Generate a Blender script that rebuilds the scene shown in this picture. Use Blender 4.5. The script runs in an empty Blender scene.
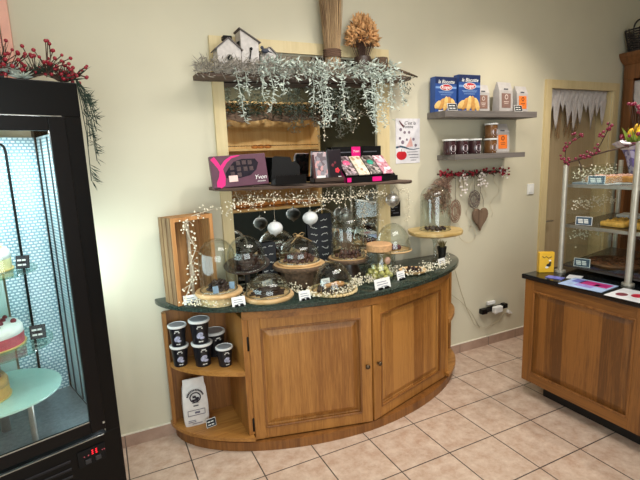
import bpy, bmesh, math, random
from mathutils import Vector, Matrix, Euler
rnd = random.Random(7)
S = bpy.context.scene
COL = S.collection
PI = math.pi
WM = {}

# ------------------------------------------------------------------ materials
def srgb(h):
    h = h.lstrip('#'); o = []
    for i in (0, 2, 4):
        v = int(h[i:i+2], 16) / 255
        o.append(v / 12.92 if v <= 0.04045 else ((v + 0.055) / 1.055) ** 2.4)
    return (*o, 1)

MATS = {}
def new_mat(name):
    m = bpy.data.materials.new(name); m.use_nodes = True
    nt = m.node_tree; b = nt.nodes['Principled BSDF']
    return m, nt, b

def plain(name, col, rough=0.55, metal=0.0, var=0.10, scale=25.0, bump=0.0, spec=None, emit=None):
    """coloured surface with a little procedural mottling"""
    if name in MATS: return MATS[name]
    m, nt, b = new_mat(name)
    c = srgb(col)
    tc = nt.nodes.new('ShaderNodeTexCoord'); n = nt.nodes.new('ShaderNodeTexNoise')
    n.inputs['Scale'].default_value = scale; n.inputs['Detail'].default_value = 4
    nt.links.new(tc.outputs['Object'], n.inputs['Vector'])
    r = nt.nodes.new('ShaderNodeValToRGB')
    r.color_ramp.elements[0].position = 0.3; r.color_ramp.elements[1].position = 0.7
    r.color_ramp.elements[0].color = (*[v * (1 - var) for v in c[:3]], 1)
    r.color_ramp.elements[1].color = (*[min(1, v * (1 + var)) for v in c[:3]], 1)
    nt.links.new(n.outputs['Fac'], r.inputs['Fac']); nt.links.new(r.outputs['Color'], b.inputs['Base Color'])
    b.inputs['Roughness'].default_value = rough; b.inputs['Metallic'].default_value = metal
    if spec is not None: b.inputs['Specular IOR Level'].default_value = spec
    if bump:
        bp = nt.nodes.new('ShaderNodeBump'); bp.inputs['Strength'].default_value = bump; bp.inputs['Distance'].default_value = 0.01
        nt.links.new(n.outputs['Fac'], bp.inputs['Height']); nt.links.new(bp.outputs['Normal'], b.inputs['Normal'])
    if emit:
        b.inputs['Emission Color'].default_value = srgb(emit[0]); b.inputs['Emission Strength'].default_value = emit[1]
    MATS[name] = m
    return m

def wood(name, light, dark, axis='z', fine=1.0, rough=0.45, bump=0.15, boards=None):
    if name in MATS: return MATS[name]
    m, nt, b = new_mat(name)
    tc = nt.nodes.new('ShaderNodeTexCoord'); mp = nt.nodes.new('ShaderNodeMapping')
    s = {'z': (38, 38, 2.2), 'x': (2.2, 38, 38), 'y': (38, 2.2, 38)}[axis]
    mp.inputs['Scale'].default_value = tuple(v * fine for v in s)
    n = nt.nodes.new('ShaderNodeTexNoise'); n.inputs['Scale'].default_value = 1.6; n.inputs['Detail'].default_value = 7
    n.inputs['Roughness'].default_value = 0.62; n.inputs['Distortion'].default_value = 0.6
    mp2 = nt.nodes.new('ShaderNodeMapping'); mp2.inputs['Scale'].default_value = tuple(v * 0.16 for v in s)
    n2 = nt.nodes.new('ShaderNodeTexNoise'); n2.inputs['Scale'].default_value = 1.7; n2.inputs['Detail'].default_value = 2
    mix = nt.nodes.new('ShaderNodeMath'); mix.operation = 'MULTIPLY_ADD'; mix.inputs[1].default_value = 0.55
    sc = nt.nodes.new('ShaderNodeMath'); sc.operation = 'MULTIPLY'; sc.inputs[1].default_value = 0.45
    r = nt.nodes.new('ShaderNodeValToRGB')
    r.color_ramp.elements[0].position = 0.36; r.color_ramp.elements[0].color = srgb(dark)
    r.color_ramp.elements[1].position = 0.60; r.color_ramp.elements[1].color = srgb(light)
    L = nt.links.new
    L(tc.outputs['Object'], mp.inputs['Vector']); L(tc.outputs['Object'], mp2.inputs['Vector'])
    L(mp.outputs['Vector'], n.inputs['Vector']); L(mp2.outputs['Vector'], n2.inputs['Vector'])
    L(n2.outputs['Fac'], sc.inputs[0]); L(n.outputs['Fac'], mix.inputs[0]); L(sc.outputs[0], mix.inputs[2])
    if boards:   # glued-up boards of slightly different tone: (width, axis of the joints)
        sep = nt.nodes.new('ShaderNodeSeparateXYZ'); L(tc.outputs['Object'], sep.inputs[0])
        dv = nt.nodes.new('ShaderNodeMath'); dv.operation = 'DIVIDE'; dv.inputs[1].default_value = boards[0]; L(sep.outputs[boards[1]], dv.inputs[0])
        flr = nt.nodes.new('ShaderNodeMath'); flr.operation = 'FLOOR'; L(dv.outputs[0], flr.inputs[0])
        wn = nt.nodes.new('ShaderNodeTexWhiteNoise'); wn.noise_dimensions = '1D'; L(flr.outputs[0], wn.inputs['W'])
        am = nt.nodes.new('ShaderNodeMath'); am.operation = 'MULTIPLY_ADD'; am.inputs[1].default_value = .22; L(wn.outputs['Value'], am.inputs[0])
        sb_ = nt.nodes.new('ShaderNodeMath'); sb_.operation = 'SUBTRACT'; sb_.inputs[1].default_value = .11; L(mix.outputs[0], sb_.inputs[0]); L(sb_.outputs[0], am.inputs[2])
        L(am.outputs[0], r.inputs['Fac'])
    else: L(mix.outputs[0], r.inputs['Fac'])
    L(r.outputs['Color'], b.inputs['Base Color'])
    b.inputs['Roughness'].default_value = rough
    bp = nt.nodes.new('ShaderNodeBump'); bp.inputs['Strength'].default_value = bump; bp.inputs['Distance'].default_value = 0.004
    L(n.outputs['Fac'], bp.inputs['Height']); L(bp.outputs['Normal'], b.inputs['Normal'])
    MATS[name] = m
    return m

def thin_glass(name, tint='#ffffff', edge=0.55, base=0.05, rough=0.02):
    if name in MATS: return MATS[name]
    m = bpy.data.materials.new(name); m.use_nodes = True; nt = m.node_tree; nt.nodes.clear()
    out = nt.nodes.new('ShaderNodeOutputMaterial'); mx = nt.nodes.new('ShaderNodeMixShader')
    t = nt.nodes.new('ShaderNodeBsdfTransparent'); t.inputs['Color'].default_value = srgb(tint)
    g = nt.nodes.new('ShaderNodeBsdfGlossy'); g.inputs['Roughness'].default_value = rough
    lw = nt.nodes.new('ShaderNodeLayerWeight'); lw.inputs['Blend'].default_value = 0.5
    p = nt.nodes.new('ShaderNodeMath'); p.operation = 'POWER'; p.inputs[1].default_value = 3.0
    ma = nt.nodes.new('ShaderNodeMath'); ma.operation = 'MULTIPLY_ADD'; ma.inputs[1].default_value = edge; ma.inputs[2].default_value = base
    L = nt.links.new
    L(lw.outputs['Facing'], p.inputs[0]); L(p.outputs[0], ma.inputs[0]); L(ma.outputs[0], mx.inputs['Fac'])
    L(t.outputs[0], mx.inputs[1]); L(g.outputs[0], mx.inputs[2]); L(mx.outputs[0], out.inputs['Surface'])
    MATS[name] = m
    return m

def mirror_mat():
    m, nt, b = new_mat('mirror_silver')
    n = nt.nodes.new('ShaderNodeTexNoise'); n.inputs['Scale'].default_value = 3
    r = nt.nodes.new('ShaderNodeValToRGB')
    r.color_ramp.elements[0].color = (0.62, 0.64, 0.62, 1); r.color_ramp.elements[1].color = (0.68, 0.70, 0.68, 1)
    nt.links.new(n.outputs['Fac'], r.inputs['Fac']); nt.links.new(r.outputs['Color'], b.inputs['Base Color'])
    b.inputs['Metallic'].default_value = 1; b.inputs['Roughness'].default_value = 0.015
    return m

def speckle(name, base, spots, scale=60, thr=0.55, rough=0.4):
    if name in MATS: return MATS[name]
    m, nt, b = new_mat(name)
    tc = nt.nodes.new('ShaderNodeTexCoord'); v = nt.nodes.new('ShaderNodeTexVoronoi'); v.inputs['Scale'].default_value = scale
    sp = nt.nodes.new('ShaderNodeSeparateColor')
    r = nt.nodes.new('ShaderNodeValToRGB'); r.color_ramp.interpolation = 'CONSTANT'
    r.color_ramp.elements[0].color = srgb(base); r.color_ramp.elements[1].color = srgb(spots[0]); r.color_ramp.elements[1].position = thr
    st = (1 - thr) / len(spots)
    for i, s_ in enumerate(spots[1:]):
        e = r.color_ramp.elements.new(thr + st * (i + 1)); e.color = srgb(s_)
    nt.links.new(tc.outputs['Object'], v.inputs['Vector']); nt.links.new(v.outputs['Color'], sp.inputs[0])
    nt.links.new(sp.outputs[0], r.inputs['Fac']); nt.links.new(r.outputs['Color'], b.inputs['Base Color'])
    b.inputs['Roughness'].default_value = rough
    MATS[name] = m
    return m

def granite_mat():
    m, nt, b = new_mat('green_granite')
    tc = nt.nodes.new('ShaderNodeTexCoord'); v = nt.nodes.new('ShaderNodeTexVoronoi'); v.inputs['Scale'].default_value = 220
    n = nt.nodes.new('ShaderNodeTexNoise'); n.inputs['Scale'].default_value = 90; n.inputs['Detail'].default_value = 5
    a = nt.nodes.new('ShaderNodeMath'); a.operation = 'MULTIPLY'
    r = nt.nodes.new('ShaderNodeValToRGB')
    r.color_ramp.elements[0].position = 0.1; r.color_ramp.elements[0].color = srgb('#0d1512')
    r.color_ramp.elements[1].position = 0.62; r.color_ramp.elements[1].color = srgb('#4a5a50')
    L = nt.links.new
    L(tc.outputs['Object'], v.inputs['Vector']); L(tc.outputs['Object'], n.inputs['Vector'])
    L(v.outputs['Distance'], a.inputs[0]); L(n.outputs['Fac'], a.inputs[1]); L(a.outputs[0], r.inputs['Fac'])
    L(r.outputs['Color'], b.inputs['Base Color']); b.inputs['Roughness'].default_value = 0.12
    return m

def tile_mat(name, w, h, c1, c2, mortar, msize=0.0035, rough=0.35, scale=9):
    m, nt, b = new_mat(name)
    tc = nt.nodes.new('ShaderNodeTexCoord'); br = nt.nodes.new('ShaderNodeTexBrick')
    br.offset = 0; br.squash = 1; br.inputs['Scale'].default_value = 1; br.inputs['Brick Width'].default_value = w
    br.inputs['Row Height'].default_value = h; br.inputs['Mortar Size'].default_value = msize; br.inputs['Mortar Smooth'].default_value = 0.1
    br.inputs['Mortar'].default_value = srgb(mortar)
    n = nt.nodes.new('ShaderNodeTexNoise'); n.inputs['Scale'].default_value = scale; n.inputs['Detail'].default_value = 8; n.inputs['Roughness'].default_value = 0.7
    r = nt.nodes.new('ShaderNodeValToRGB'); r.color_ramp.elements[0].position = 0.32; r.color_ramp.elements[1].position = 0.68
    r.color_ramp.elements[0].color = srgb(c1); r.color_ramp.elements[1].color = srgb(c2)
    L = nt.links.new
    L(tc.outputs['Object'], br.inputs['Vector']); L(tc.outputs['Object'], n.inputs['Vector']); L(n.outputs['Fac'], r.inputs['Fac'])
    L(r.outputs['Color'], br.inputs['Color1']); L(r.outputs['Color'], br.inputs['Color2']); L(br.outputs['Color'], b.inputs['Base Color'])
    b.inputs['Roughness'].default_value = rough
    bp = nt.nodes.new('ShaderNodeBump'); bp.inputs['Strength'].default_value = 0.4; bp.inputs['Distance'].default_value = 0.003; bp.invert = True
    L(br.outputs['Fac'], bp.inputs['Height']); L(bp.outputs['Normal'], b.inputs['Normal'])
    return m

# ------------------------------------------------------------------ mesh building
class M:
    def __init__(s): s.bm = bmesh.new()
    def _v(s, p): return s.bm.verts.new(p)
    def face(s, vs):
        try: return s.bm.faces.new(vs)
        except ValueError: return None
    def quad(s, pts):
        s.face([s._v(p) for p in pts]); return s
    def box(s, c, d, rot=None, bev=0.0):
        r = bmesh.ops.create_cube(s.bm, size=1); vs = r['verts']
        bmesh.ops.scale(s.bm, vec=d, verts=vs)
        if bev:
            es = list({e for v in vs for e in v.link_edges})
            rr = bmesh.ops.bevel(s.bm, geom=es, offset=bev, segments=2, affect='EDGES', profile=0.5)
            vs = list({v for f in rr['faces'] for v in f.verts} | {v for v in vs if v.is_valid})
        if rot is not None:
            bmesh.ops.rotate(s.bm, cent=(0, 0, 0), matrix=(rot if isinstance(rot, Matrix) else Euler(rot).to_matrix()), verts=vs)
        bmesh.ops.translate(s.bm, vec=c, verts=vs); return s
    def lathe(s, prof, c=(0, 0, 0), seg=24, mat=None):
        c = Vector(c); rings = []
        for r, z in prof:
            if r < 1e-6: p = [s._v((0, 0, z))]
            else: p = [s._v((r * math.cos(2 * PI * i / seg), r * math.sin(2 * PI * i / seg), z)) for i in range(seg)]
            rings.append(p)
        for a, b in zip(rings, rings[1:]):
            for i in range(seg):
                j = (i + 1) % seg
                if len(a) == 1 and len(b) == 1: continue
                if len(a) == 1: s.face([a[0], b[j], b[i]])
                elif len(b) == 1: s.face([a[i], a[j], b[0]])
                else: s.face([a[i], a[j], b[j], b[i]])
        vs = [v for r_ in rings for v in r_]
        if mat is not None: bmesh.ops.transform(s.bm, matrix=mat, verts=vs)
        bmesh.ops.translate(s.bm, vec=c, verts=vs); return s
    def cyl(s, c, r, h, seg=24, r2=None, mat=None):
        r2 = r if r2 is None else r2
        return s.lathe([(0, 0), (r, 0), (r2, h), (0, h)], c, seg, mat)
    def tube(s, pts, r, seg=6):
        pts = [Vector(p) for p in pts]; n = len(pts); rings = []
        for i, p in enumerate(pts):
            t = (pts[min(i + 1, n - 1)] - pts[max(i - 1, 0)]).normalized()
            up = Vector((0, 0, 1)) if abs(t.z) < 0.95 else Vector((1, 0, 0))
            a = t.cross(up).normalized(); b = t.cross(a)
            rr = r[i] if isinstance(r, (list, tuple)) else r
            rings.append([s._v(p + rr * (math.cos(2 * PI * k / seg) * a + math.sin(2 * PI * k / seg) * b)) for k in range(seg)])
        for a, b in zip(rings, rings[1:]):
            for k in range(seg): s.face([a[k], a[(k + 1) % seg], b[(k + 1) % seg], b[k]])
        s.face(rings[0][::-1]); s.face(rings[-1]); return s
    def ball(s, c, r, sc=(1, 1, 1), sub=2, jit=0.0, rot=None):
        q = bmesh.ops.create_icosphere(s.bm, subdivisions=sub, radius=r)['verts']
        for v in q:
            v.co = Vector([v.co[k] * sc[k] for k in range(3)])
            if jit: v.co *= 1 + rnd.uniform(-jit, jit)
        if rot is not None: bmesh.ops.rotate(s.bm, cent=(0, 0, 0), matrix=Euler(rot).to_matrix(), verts=q)
        bmesh.ops.translate(s.bm, vec=c, verts=q); return s
    def prism(s, poly, z0, z1):
        a = [s._v((x, y, z0)) for x, y in poly]; b = [s._v((x, y, z1)) for x, y in poly]; n = len(poly)
        s.face(a[::-1]); s.face(b)
        for i in range(n): s.face([a[i], a[(i + 1) % n], b[(i + 1) % n], b[i]])
        return s
    def loft(s, loops):
        """closed loops of equal length, capped"""
        R = [[s._v(p) for p in l] for l in loops]; n = len(R[0])
        for a, b in zip(R, R[1:]):
            for i in range(n): s.face([a[i], a[(i + 1) % n], b[(i + 1) % n], b[i]])
        s.face(R[0][::-1]); s.face(R[-1]); return s
    def leaf(s, p, d, l, w):
        d = Vector(d).normalized(); q = Vector((rnd.uniform(-1, 1), rnd.uniform(-1, 1), rnd.uniform(-1, 1)))
        a = d.cross(q); a = a.normalized() if a.length > 1e-4 else Vector((1, 0, 0)); b = d.cross(a) * (w * 0.25)
        p = Vector(p); v = [s._v(p), s._v(p + d * l * .45 + a * w / 2), s._v(p + d * l), s._v(p + d * l * .45 - a * w / 2)]
        t = s._v(p + d * l * .5 + b)
        for i in range(4): s.face([v[i], v[(i + 1) % 4], t])
        s.face([v[3], v[2], v[1], v[0]]); return s
    def done(s, name, mat, parent=None, smooth=False, base=None, tf=None):
        if tf is not None: bmesh.ops.transform(s.bm, matrix=tf, verts=s.bm.verts[:])
        bmesh.ops.recalc_face_normals(s.bm, faces=s.bm.faces[:])
        me = bpy.data.meshes.new(name); s.bm.to_mesh(me); s.bm.free()
        if smooth:
            for p in me.polygons: p.use_smooth = True
        me.materials.append(mat)
        o = bpy.data.objects.new(name, me); COL.objects.link(o)
        if parent is not None:
            me.transform(WM[parent].inverted()); o.parent = parent; WM[o] = WM[parent].copy()
        elif base is not None:
            me.transform(Matrix.Translation(-Vector(base))); o.location = base; WM[o] = Matrix.Translation(base)
        else: WM[o] = Matrix()
        if smooth == 'auto':
            md = o.modifiers.new('split', 'EDGE_SPLIT'); md.split_angle = math.radians(40)
        return o

def tag(o, label, cat, group=None, kind=None):
    o['label'] = label; o['category'] = cat
    if group: o['group'] = group
    if kind: o['kind'] = kind
    return o
def thing(name, label, cat, loc=(0, 0, 0), rotz=0.0, group=None):
    o = bpy.data.objects.new(name, None); COL.objects.link(o); o.empty_display_size = 0.05
    o.location = loc; o.rotation_euler = (0, 0, rotz)
    WM[o] = Matrix.Translation(loc) @ Matrix.Rotation(rotz, 4, 'Z')
    return tag(o, label, cat, group)
def struct(o):
    o['kind'] = 'structure'; return o
def dup(root, loc, rotz=0.0, label=None, group=None, rot=None):
    def cp(o, par):
        c = o.copy(); COL.objects.link(c)
        if par is not None: c.parent = par
        for ch in list(o.children): cp(ch, c)
        return c
    c = cp(root, None); c.location = loc; c.rotation_euler = rot if rot else (0, 0, rotz)
    if label: c['label'] = label
    if group: c['group'] = group
    WM[c] = Matrix.Translation(loc) @ Euler(c.rotation_euler).to_matrix().to_4x4()
    return c

def lettering(txt, size, mat, parent, tf, extrude=0.0004, align='CENTER', name='lettering', shear=0.0, bold=0.0):
    cu = bpy.data.curves.new('txt', 'FONT'); cu.body = txt; cu.size = size; cu.extrude = extrude
    cu.align_x = align; cu.align_y = 'CENTER'; cu.shear = shear; cu.offset = bold; cu.resolution_u = 3
    o = bpy.data.objects.new('txt', cu); COL.objects.link(o)
    dg = bpy.context.evaluated_depsgraph_get(); dg.update()
    me = bpy.data.meshes.new_from_object(o.evaluated_get(dg))
    bpy.data.objects.remove(o); bpy.data.curves.remove(cu)
    me.name = name; me.materials.clear(); me.materials.append(mat)
    me.transform(WM[parent].inverted() @ tf)
    q = bpy.data.objects.new(name, me); COL.objects.link(q); q.parent = parent; WM[q] = WM[parent].copy()
    return q
def face_tf(p, nrm_yaw=0.0, lean=0.0):
    """text in the XZ plane facing -Y, turned by nrm_yaw about Z, leaned back by lean"""
    return Matrix.Translation(p) @ Matrix.Rotation(nrm_yaw, 4, 'Z') @ Matrix.Rotation(PI / 2 - lean, 4, 'X')

# ------------------------------------------------------------------ palette
OAK = wood('oak_vertical', '#ae783a', '#845322', 'z', 1.7)
OAKP = wood('oak_panel_boards', '#b37d3f', '#865524', 'z', 1.7, boards=(.105, 'X'))
OAKX = wood('oak_horizontal', '#b68041', '#8d5b26', 'x', 1.6)
OAKD = wood('oak_darker', '#8f5d2c', '#643b16')
OAKDX = wood('oak_darker_horizontal', '#9a652f', '#6e431a', 'y')
PINE = wood('pine_casing', '#dcc99c', '#ceb98a', 'z', 0.7, 0.5, 0.05)
SLAB = wood('slab_wood', '#e0bd8c', '#bb9058', 'x', 0.8)
DARKSLAB = wood('dark_slab', '#4a3a32', '#2a201b', 'x')
CRATE = wood('crate_wood', '#b98a56', '#7f5530', 'z', 0.9, 0.7, 0.4)
PLANK = wood('weathered_plank', '#6e594c', '#3e3029', 'x', 0.8, 0.8, 0.8)
BARK = plain('bark', '#5d4938', 0.9, 0, 0.4, 60, 0.8)
GRANITE = granite_mat()
GLASS = thin_glass('clear_glass', '#fbfdfc', 0.5, 0.045)
FGLASS = thin_glass('fridge_glass', '#f8fcfb', 0.3, 0.025)
BLACK = plain('black_satin', '#080708', 0.35, spec=.3)
BLACKM = plain('black_matt', '#0a090a', 0.6, spec=.2)
WHITE = plain('white_card', '#eeeeec', 0.6, 0, 0.03)
WPLAS = plain('white_plastic', '#e6e6e4', 0.35, 0, 0.03)
STEEL = plain('brushed_steel', '#a9a59c', 0.35, 0.85)
BRASS = plain('dark_brass', '#5a4a38', 0.35, 0.8)
CHOC = plain('dark_chocolate', '#2e1a17', 0.4, 0, 0.25)
CHOCR = plain('reddish_chocolate', '#54302a', 0.45, 0, 0.3)
CORK = plain('cork', '#c79c70', 0.85, 0, 0.18, 90)
ROPE = plain('rope', '#b89a6c', 0.9, 0, 0.3, 120, 0.6)
STRAW = plain('straw', '#cfb98b', 0.85, 0, 0.25, 80)
FROST = plain('frosted_leaf', '#bcc5bb', 0.8, 0, 0.32, 30)
MOSS = plain('grey_moss', '#9a9388', 0.9, 0, 0.35, 60)
NEEDLE = plain('dark_green_needles', '#26382c', 0.8, 0, 0.3, 40)
REDB = plain('red_berry', '#8a1226', 0.3, 0, 0.15)
MAGB = plain('crimson_berry', '#7a1636', 0.35, 0, 0.2)
WHB = plain('ivory_berry', '#f3ead2', 0.45, 0, 0.06)
TWIG = plain('twig', '#4a352b', 0.85, 0, 0.3)
WTWIG = plain('pale_twig', '#cbbfa9', 0.8, 0, 0.2)
INK = plain('grey_ink', '#55565e', 0.7)
BINK = plain('black_ink', '#161519', 0.6)
CHALK = plain('chalk_white', '#dcdcd8', 0.9)
LINEN = plain('pale_gold_ink', '#d9c9b0', 0.6)

# ------------------------------------------------------------------ setting
XL, XR, YF, ZC = -2.3, 4.45, -4.6, 3.12
fl = M().box(((XL + XR) / 2, (YF + 0.9) / 2, -0.05), (XR - XL + 0.4, 0.9 - YF + 0.2, 0.1)).done('floor', tile_mat('floor_tiles', .33, .33, '#b3947f', '#d6c1af', '#4a423d', scale=13))
struct(fl)
WALLM = plain('cream_wall', '#cfc8b1', 0.6, 0, 0.03, 2.5, 0.03)
def wall_mesh(boxes, name):
    m = M()
    for a, b in boxes: m.box([(p + q) / 2 for p, q in zip(a, b)], [q - p for p, q in zip(a, b)])
    return struct(m.done(name, WALLM))
DX0, DX1, DZ = 2.965, 3.83, 2.215
wall_mesh([((XL - .1, 0, 0), (DX0, .16, ZC)), ((DX1, 0, 0), (XR + .1, .16, ZC)), ((DX0, 0, DZ), (DX1, .16, ZC))], 'wall_back')
wall_mesh([((XR, YF, 0), (XR + .1, 0, ZC))], 'wall_right')
wall_mesh([((XL - .1, YF, 0), (XL, 0, ZC))], 'wall_left')
wf = M().box(((XL + XR) / 2, YF - .05, ZC / 2), (XR - XL + .2, .1, ZC)).done('wall_front', plain('dull_green_wall', '#6f705f', 0.8, 0, 0.05, 3)); struct(wf)
wh = M().box((3.4, .85, 1.3), (1.6, .05, 2.6)).done('wall_hall', plain('hall_wall', '#8d7a5a', 0.8)); struct(wh)
ce = M().box(((XL + XR) / 2, YF / 2, ZC + .05), (XR - XL + .2, -YF + .2, .1)).done('ceiling', plain('ceiling_paint', '#e8e2d4', 0.8, 0, 0.02)); struct(ce)
SK = tile_mat('skirting_tiles', .33, .3, '#9c8070', '#b39684', '#6b5d52', .003)
sb = M().box(((XL + 2.893) / 2, -.006, .038), (2.893 - XL, .012, .076)).done('baseboard_back', SK); struct(sb)
cap = M().box(((XL + 2.893) / 2, -.005, .079), (2.893 - XL, .010, .006)).done('trim_skirting', plain('skirting_grout', '#e4dccb', 0.7)); struct(cap)
# door casing and leaf
tr = M()
tr.box((2.930, -.011, 1.135), (.070, .022, 2.27)); tr.box((3.868, -.011, 1.135), (.076, .022, 2.27)); tr.box((3.398, -.011, 2.235), (.866, .022, .07))
tr.box((DX0 + .006, .08, 1.1), (.012, .15, 2.2)); tr.box((DX1 - .006, .08, 1.1), (.012, .15, 2.2)); tr.box((3.398, .08, DZ - .006), (.84, .15, .012))
struct(tr.done('trim_1', PINE))
dr = M().box((3.38, .125, 1.09), (.79, .04, 2.17), bev=.003).done('door_1', wood('door_tan', '#b9a685', '#ae9a78', 'z', .5, .5, .03)); struct(dr)
hd = M().tube([(3.06, .10, 1.02), (3.06, .065, 1.02), (3.17, .06, 1.02)], .008, 8).done('door_handle', STEEL, dr, True)
# window over the fridge, pink light painted into its casing colour
wn = M()
for c, d in [((-.955, -.012, 2.42), (.04, .024, .74)), ((-1.675, -.012, 2.42), (.05, .024, .74)), ((-1.32, -.012, 2.765), (.66, .024, .05)), ((-1.32, -.012, 2.075), (.66, .024, .05)), ((-.985, -.018, 2.42), (.008, .03, .64))]:
    wn.box(c, d)
wn = struct(wn.done('window_1', plain('painted_pink_light_casing', '#f0b3a0', 0.45, 0, 0.04)))
M().box((-1.32, -.004, 2.42), (.66, .006, .64)).done('pane', plain('dark_pane', '#59616a', 0.1), wn)

# ------------------------------------------------------------------ mirror over the counter
mr = thing('wall_mirror', 'tall mirror in a pale pine frame on the wall above the curved oak counter', 'mirror', (.635, -.001, .9))
f = M(); f.box((.063, -.012, 1.65), (.068, .022, 1.50)); f.box((1.222, -.012, 1.65), (.104, .022, 1.50)); f.box((.634, -.012, 2.367), (1.074, .022, .07))
f.done('mirror_frame', PINE, mr)
M().box((.634, -.006, 1.61), (1.074, .006, 1.42)).done('mirror_glass', mirror_mat(), mr)

# ------------------------------------------------------------------ curved oak counter
CX = 0.72
def bow(x, a, b, n=1.85):
    t = min(1, abs(x - CX) / a); return -b * (1 - t ** n) ** (1 / n)
def bow_poly(x0, x1, a, b, back=-.004, N=48):
    pts = [(x0, back)]
    for i in range(N + 1):
        u = i / N; x = CX - a * math.cos(PI * u)
        if x0 - 1e-6 <= x <= x1 + 1e-6: pts.append((x, min(bow(x, a, b), back)))
    if abs(pts[-1][0] - x1) > 1e-4: pts.append((x1, min(bow(x1, a, b), back)))
    if abs(pts[1][0] - x0) > 1e-4: pts.insert(1, (x0, min(bow(x0, a, b), back)))
    pts.append((x1, back)); out = []
    for p in pts:
        if not out or (Vector(p) - Vector(out[-1])).length > 1e-4: out.append(p)
    if (Vector(out[0]) - Vector(out[-1])).length < 1e-4: out.pop()
    return out
BK = -.014
ct = thing('counter_cabinet', 'bow-fronted oak counter cabinet with two panelled doors and open rounded end shelves', 'cabinet', (CX, -.3, 0))
M().prism(bow_poly(-.365, 1.805, 1.088, .590, BK), 0, .056).done('plinth', OAKD, ct)
for x0, x1 in ((-.392, .02), (1.50, 1.832)):
    M().prism(bow_poly(max(x0, -.36), min(x1, 1.80), 1.082, .583, BK), .0562, .0758).done('plinth', OAKD, ct)
    M().prism(bow_poly(x0, x1, 1.112, .612, BK), .076, .099).done('base_board', OAKX, ct)
for x0, x1 in ((-.375, -.006), (1.525, 1.815)):
    M().prism(bow_poly(x0, x1, 1.10, .595, -.03), .475, .502).done('shelf', OAKX, ct)
for x in (.012, 1.508):
    y1 = bow(x, 1.09, .588) + .01
    M().box((x, (y1 + BK) / 2, .456), (.034, BK - y1, .712)).done('divider', OAK, ct)
M().box((-.19, -.022, .456), (.37, .014, .712)).done('back_panel', OAKD, ct)
M().box((1.67, -.022, .456), (.29, .014, .712)).done('back_panel', OAKD, ct)
M().box((-.374, -.05, .456), (.022, .04, .712)).done('end_stile', OAK, ct)
M().box((1.814, -.05, .456), (.022, .04, .712)).done('end_stile', OAK, ct)
# rail below the stone, following the bow
rail = M(); outer = [p for p in bow_poly(-.372, 1.812, 1.092, .595, BK)]
inner = [p for p in bow_poly(-.34, 1.78, 1.06, .563, BK)]
xs = [-.005 + 1.53 * i / 50 for i in range(51)]
def rp(x, o): return (x if o else CX + (x - CX) * .972, min(bow(x, 1.092, .595), BK) + (0 if o else .028))
for za, zb in ((.812, .858),):
    A = [rp(x, 1) for x in xs]; B = [rp(x, 0) for x in xs]
    B = [(x, min(y, BK)) for x, y in B]
    va = [[rail._v((*p, z)) for p in P] for P in (A, B) for z in (za, zb)]
    for i in range(50):
        rail.face([va[0][i], va[0][i+1], va[1][i+1], va[1][i]]); rail.face([va[2][i], va[2][i+1], va[3][i+1], va[3][i]])
        rail.face([va[0][i], va[0][i+1], va[2][i+1], va[2][i]]); rail.face([va[1][i], va[1][i+1], va[3][i+1], va[3][i]])
rail.done('top_rail', OAKDX, ct, 'auto')
def panel_door(parent, A, B, z0, z1, st, mat, matp, knob_t, hinges, name='door', ledge=None):
    """framed door with a raised panel between plan points A and B"""
    A = Vector((*A, 0)); B = Vector((*B, 0)); e = (B - A).normalized(); n = Vector((e.y, -e.x, 0)); w = (B - A).length
    tf = Matrix(((e.x, n.x, 0, A.x), (e.y, n.y, 0, A.y), (0, 0, 1, 0), (0, 0, 0, 1)))
    m = M(); T = .022
    m.box((st / 2, T / 2, (z0 + z1) / 2), (st, T, z1 - z0), bev=.003); m.box((w - st / 2, T / 2, (z0 + z1) / 2), (st, T, z1 - z0), bev=.003)
    m.box((w / 2, T / 2, z0 + st / 2), (w - 2 * st, T, st), bev=.003); m.box((w / 2, T / 2, z1 - st / 2), (w - 2 * st, T, st), bev=.003)
    d = m.done(name, mat, parent, tf=tf)
    q = st - .002; p = M(); x0, x1, a, b = q, w - q, z0 + q, z1 - q
    def lp(i, y): return [(x0 + i, y, a + i), (x1 - i, y, a + i), (x1 - i, y, b - i), (x0 + i, y, b - i)]
    p.loft([lp(0, .002), lp(0, .006), lp(.012, .006), lp(.014, .003), lp(.02, .003), lp(.05, .015), lp(.051, .015)])
    p.done('panel', matp, d, tf=tf)
    # proud bolection moulding round the panel
    mo = M(); k = .012
    for c, s_ in (((w/2, T, a + .004), (x1 - x0, .008, k)), ((w/2, T, b - .004), (x1 - x0, .008, k)), ((x0 + .004, T, (a+b)/2), (k, .008, b - a)), ((x1 - .004, T, (a+b)/2), (k, .008, b - a))):
        mo.box(c, s_, bev=.003)
    mo.done('moulding', OAKD, d, tf=tf)
    if knob_t is not None:
        kx = knob_t * w
        M().lathe([(0, 0), (.006, 0), (.005, .012), (.013, .017), (.015, .024), (.010, .031), (0, .033)], seg=16, mat=tf @ Matrix.Translation((kx, T, .437)) @ Matrix.Rotation(-PI / 2, 4, 'X')).done('knob', BRASS, d, True)
    for hz, hx in hinges:
        h = M(); h.cyl((hx, T - .004, hz - .035), .006, .07, 10); h.ball((hx, T - .004, hz + .037), .007, sub=1); h.ball((hx, T - .004, hz - .037), .007, sub=1)
        h.done('hinge', BLACKM, d, True, tf=tf)
    return d
panel_door(ct, (.034, -.400), (.734, -.576), .064, .808, .068, OAK, OAKP, .955, [(.66, -.006), (.16, -.006)])
panel_door(ct, (.738, -.576), (1.492, -.352), .064, .808, .068, OAK, OAKP, .04, [])
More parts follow.
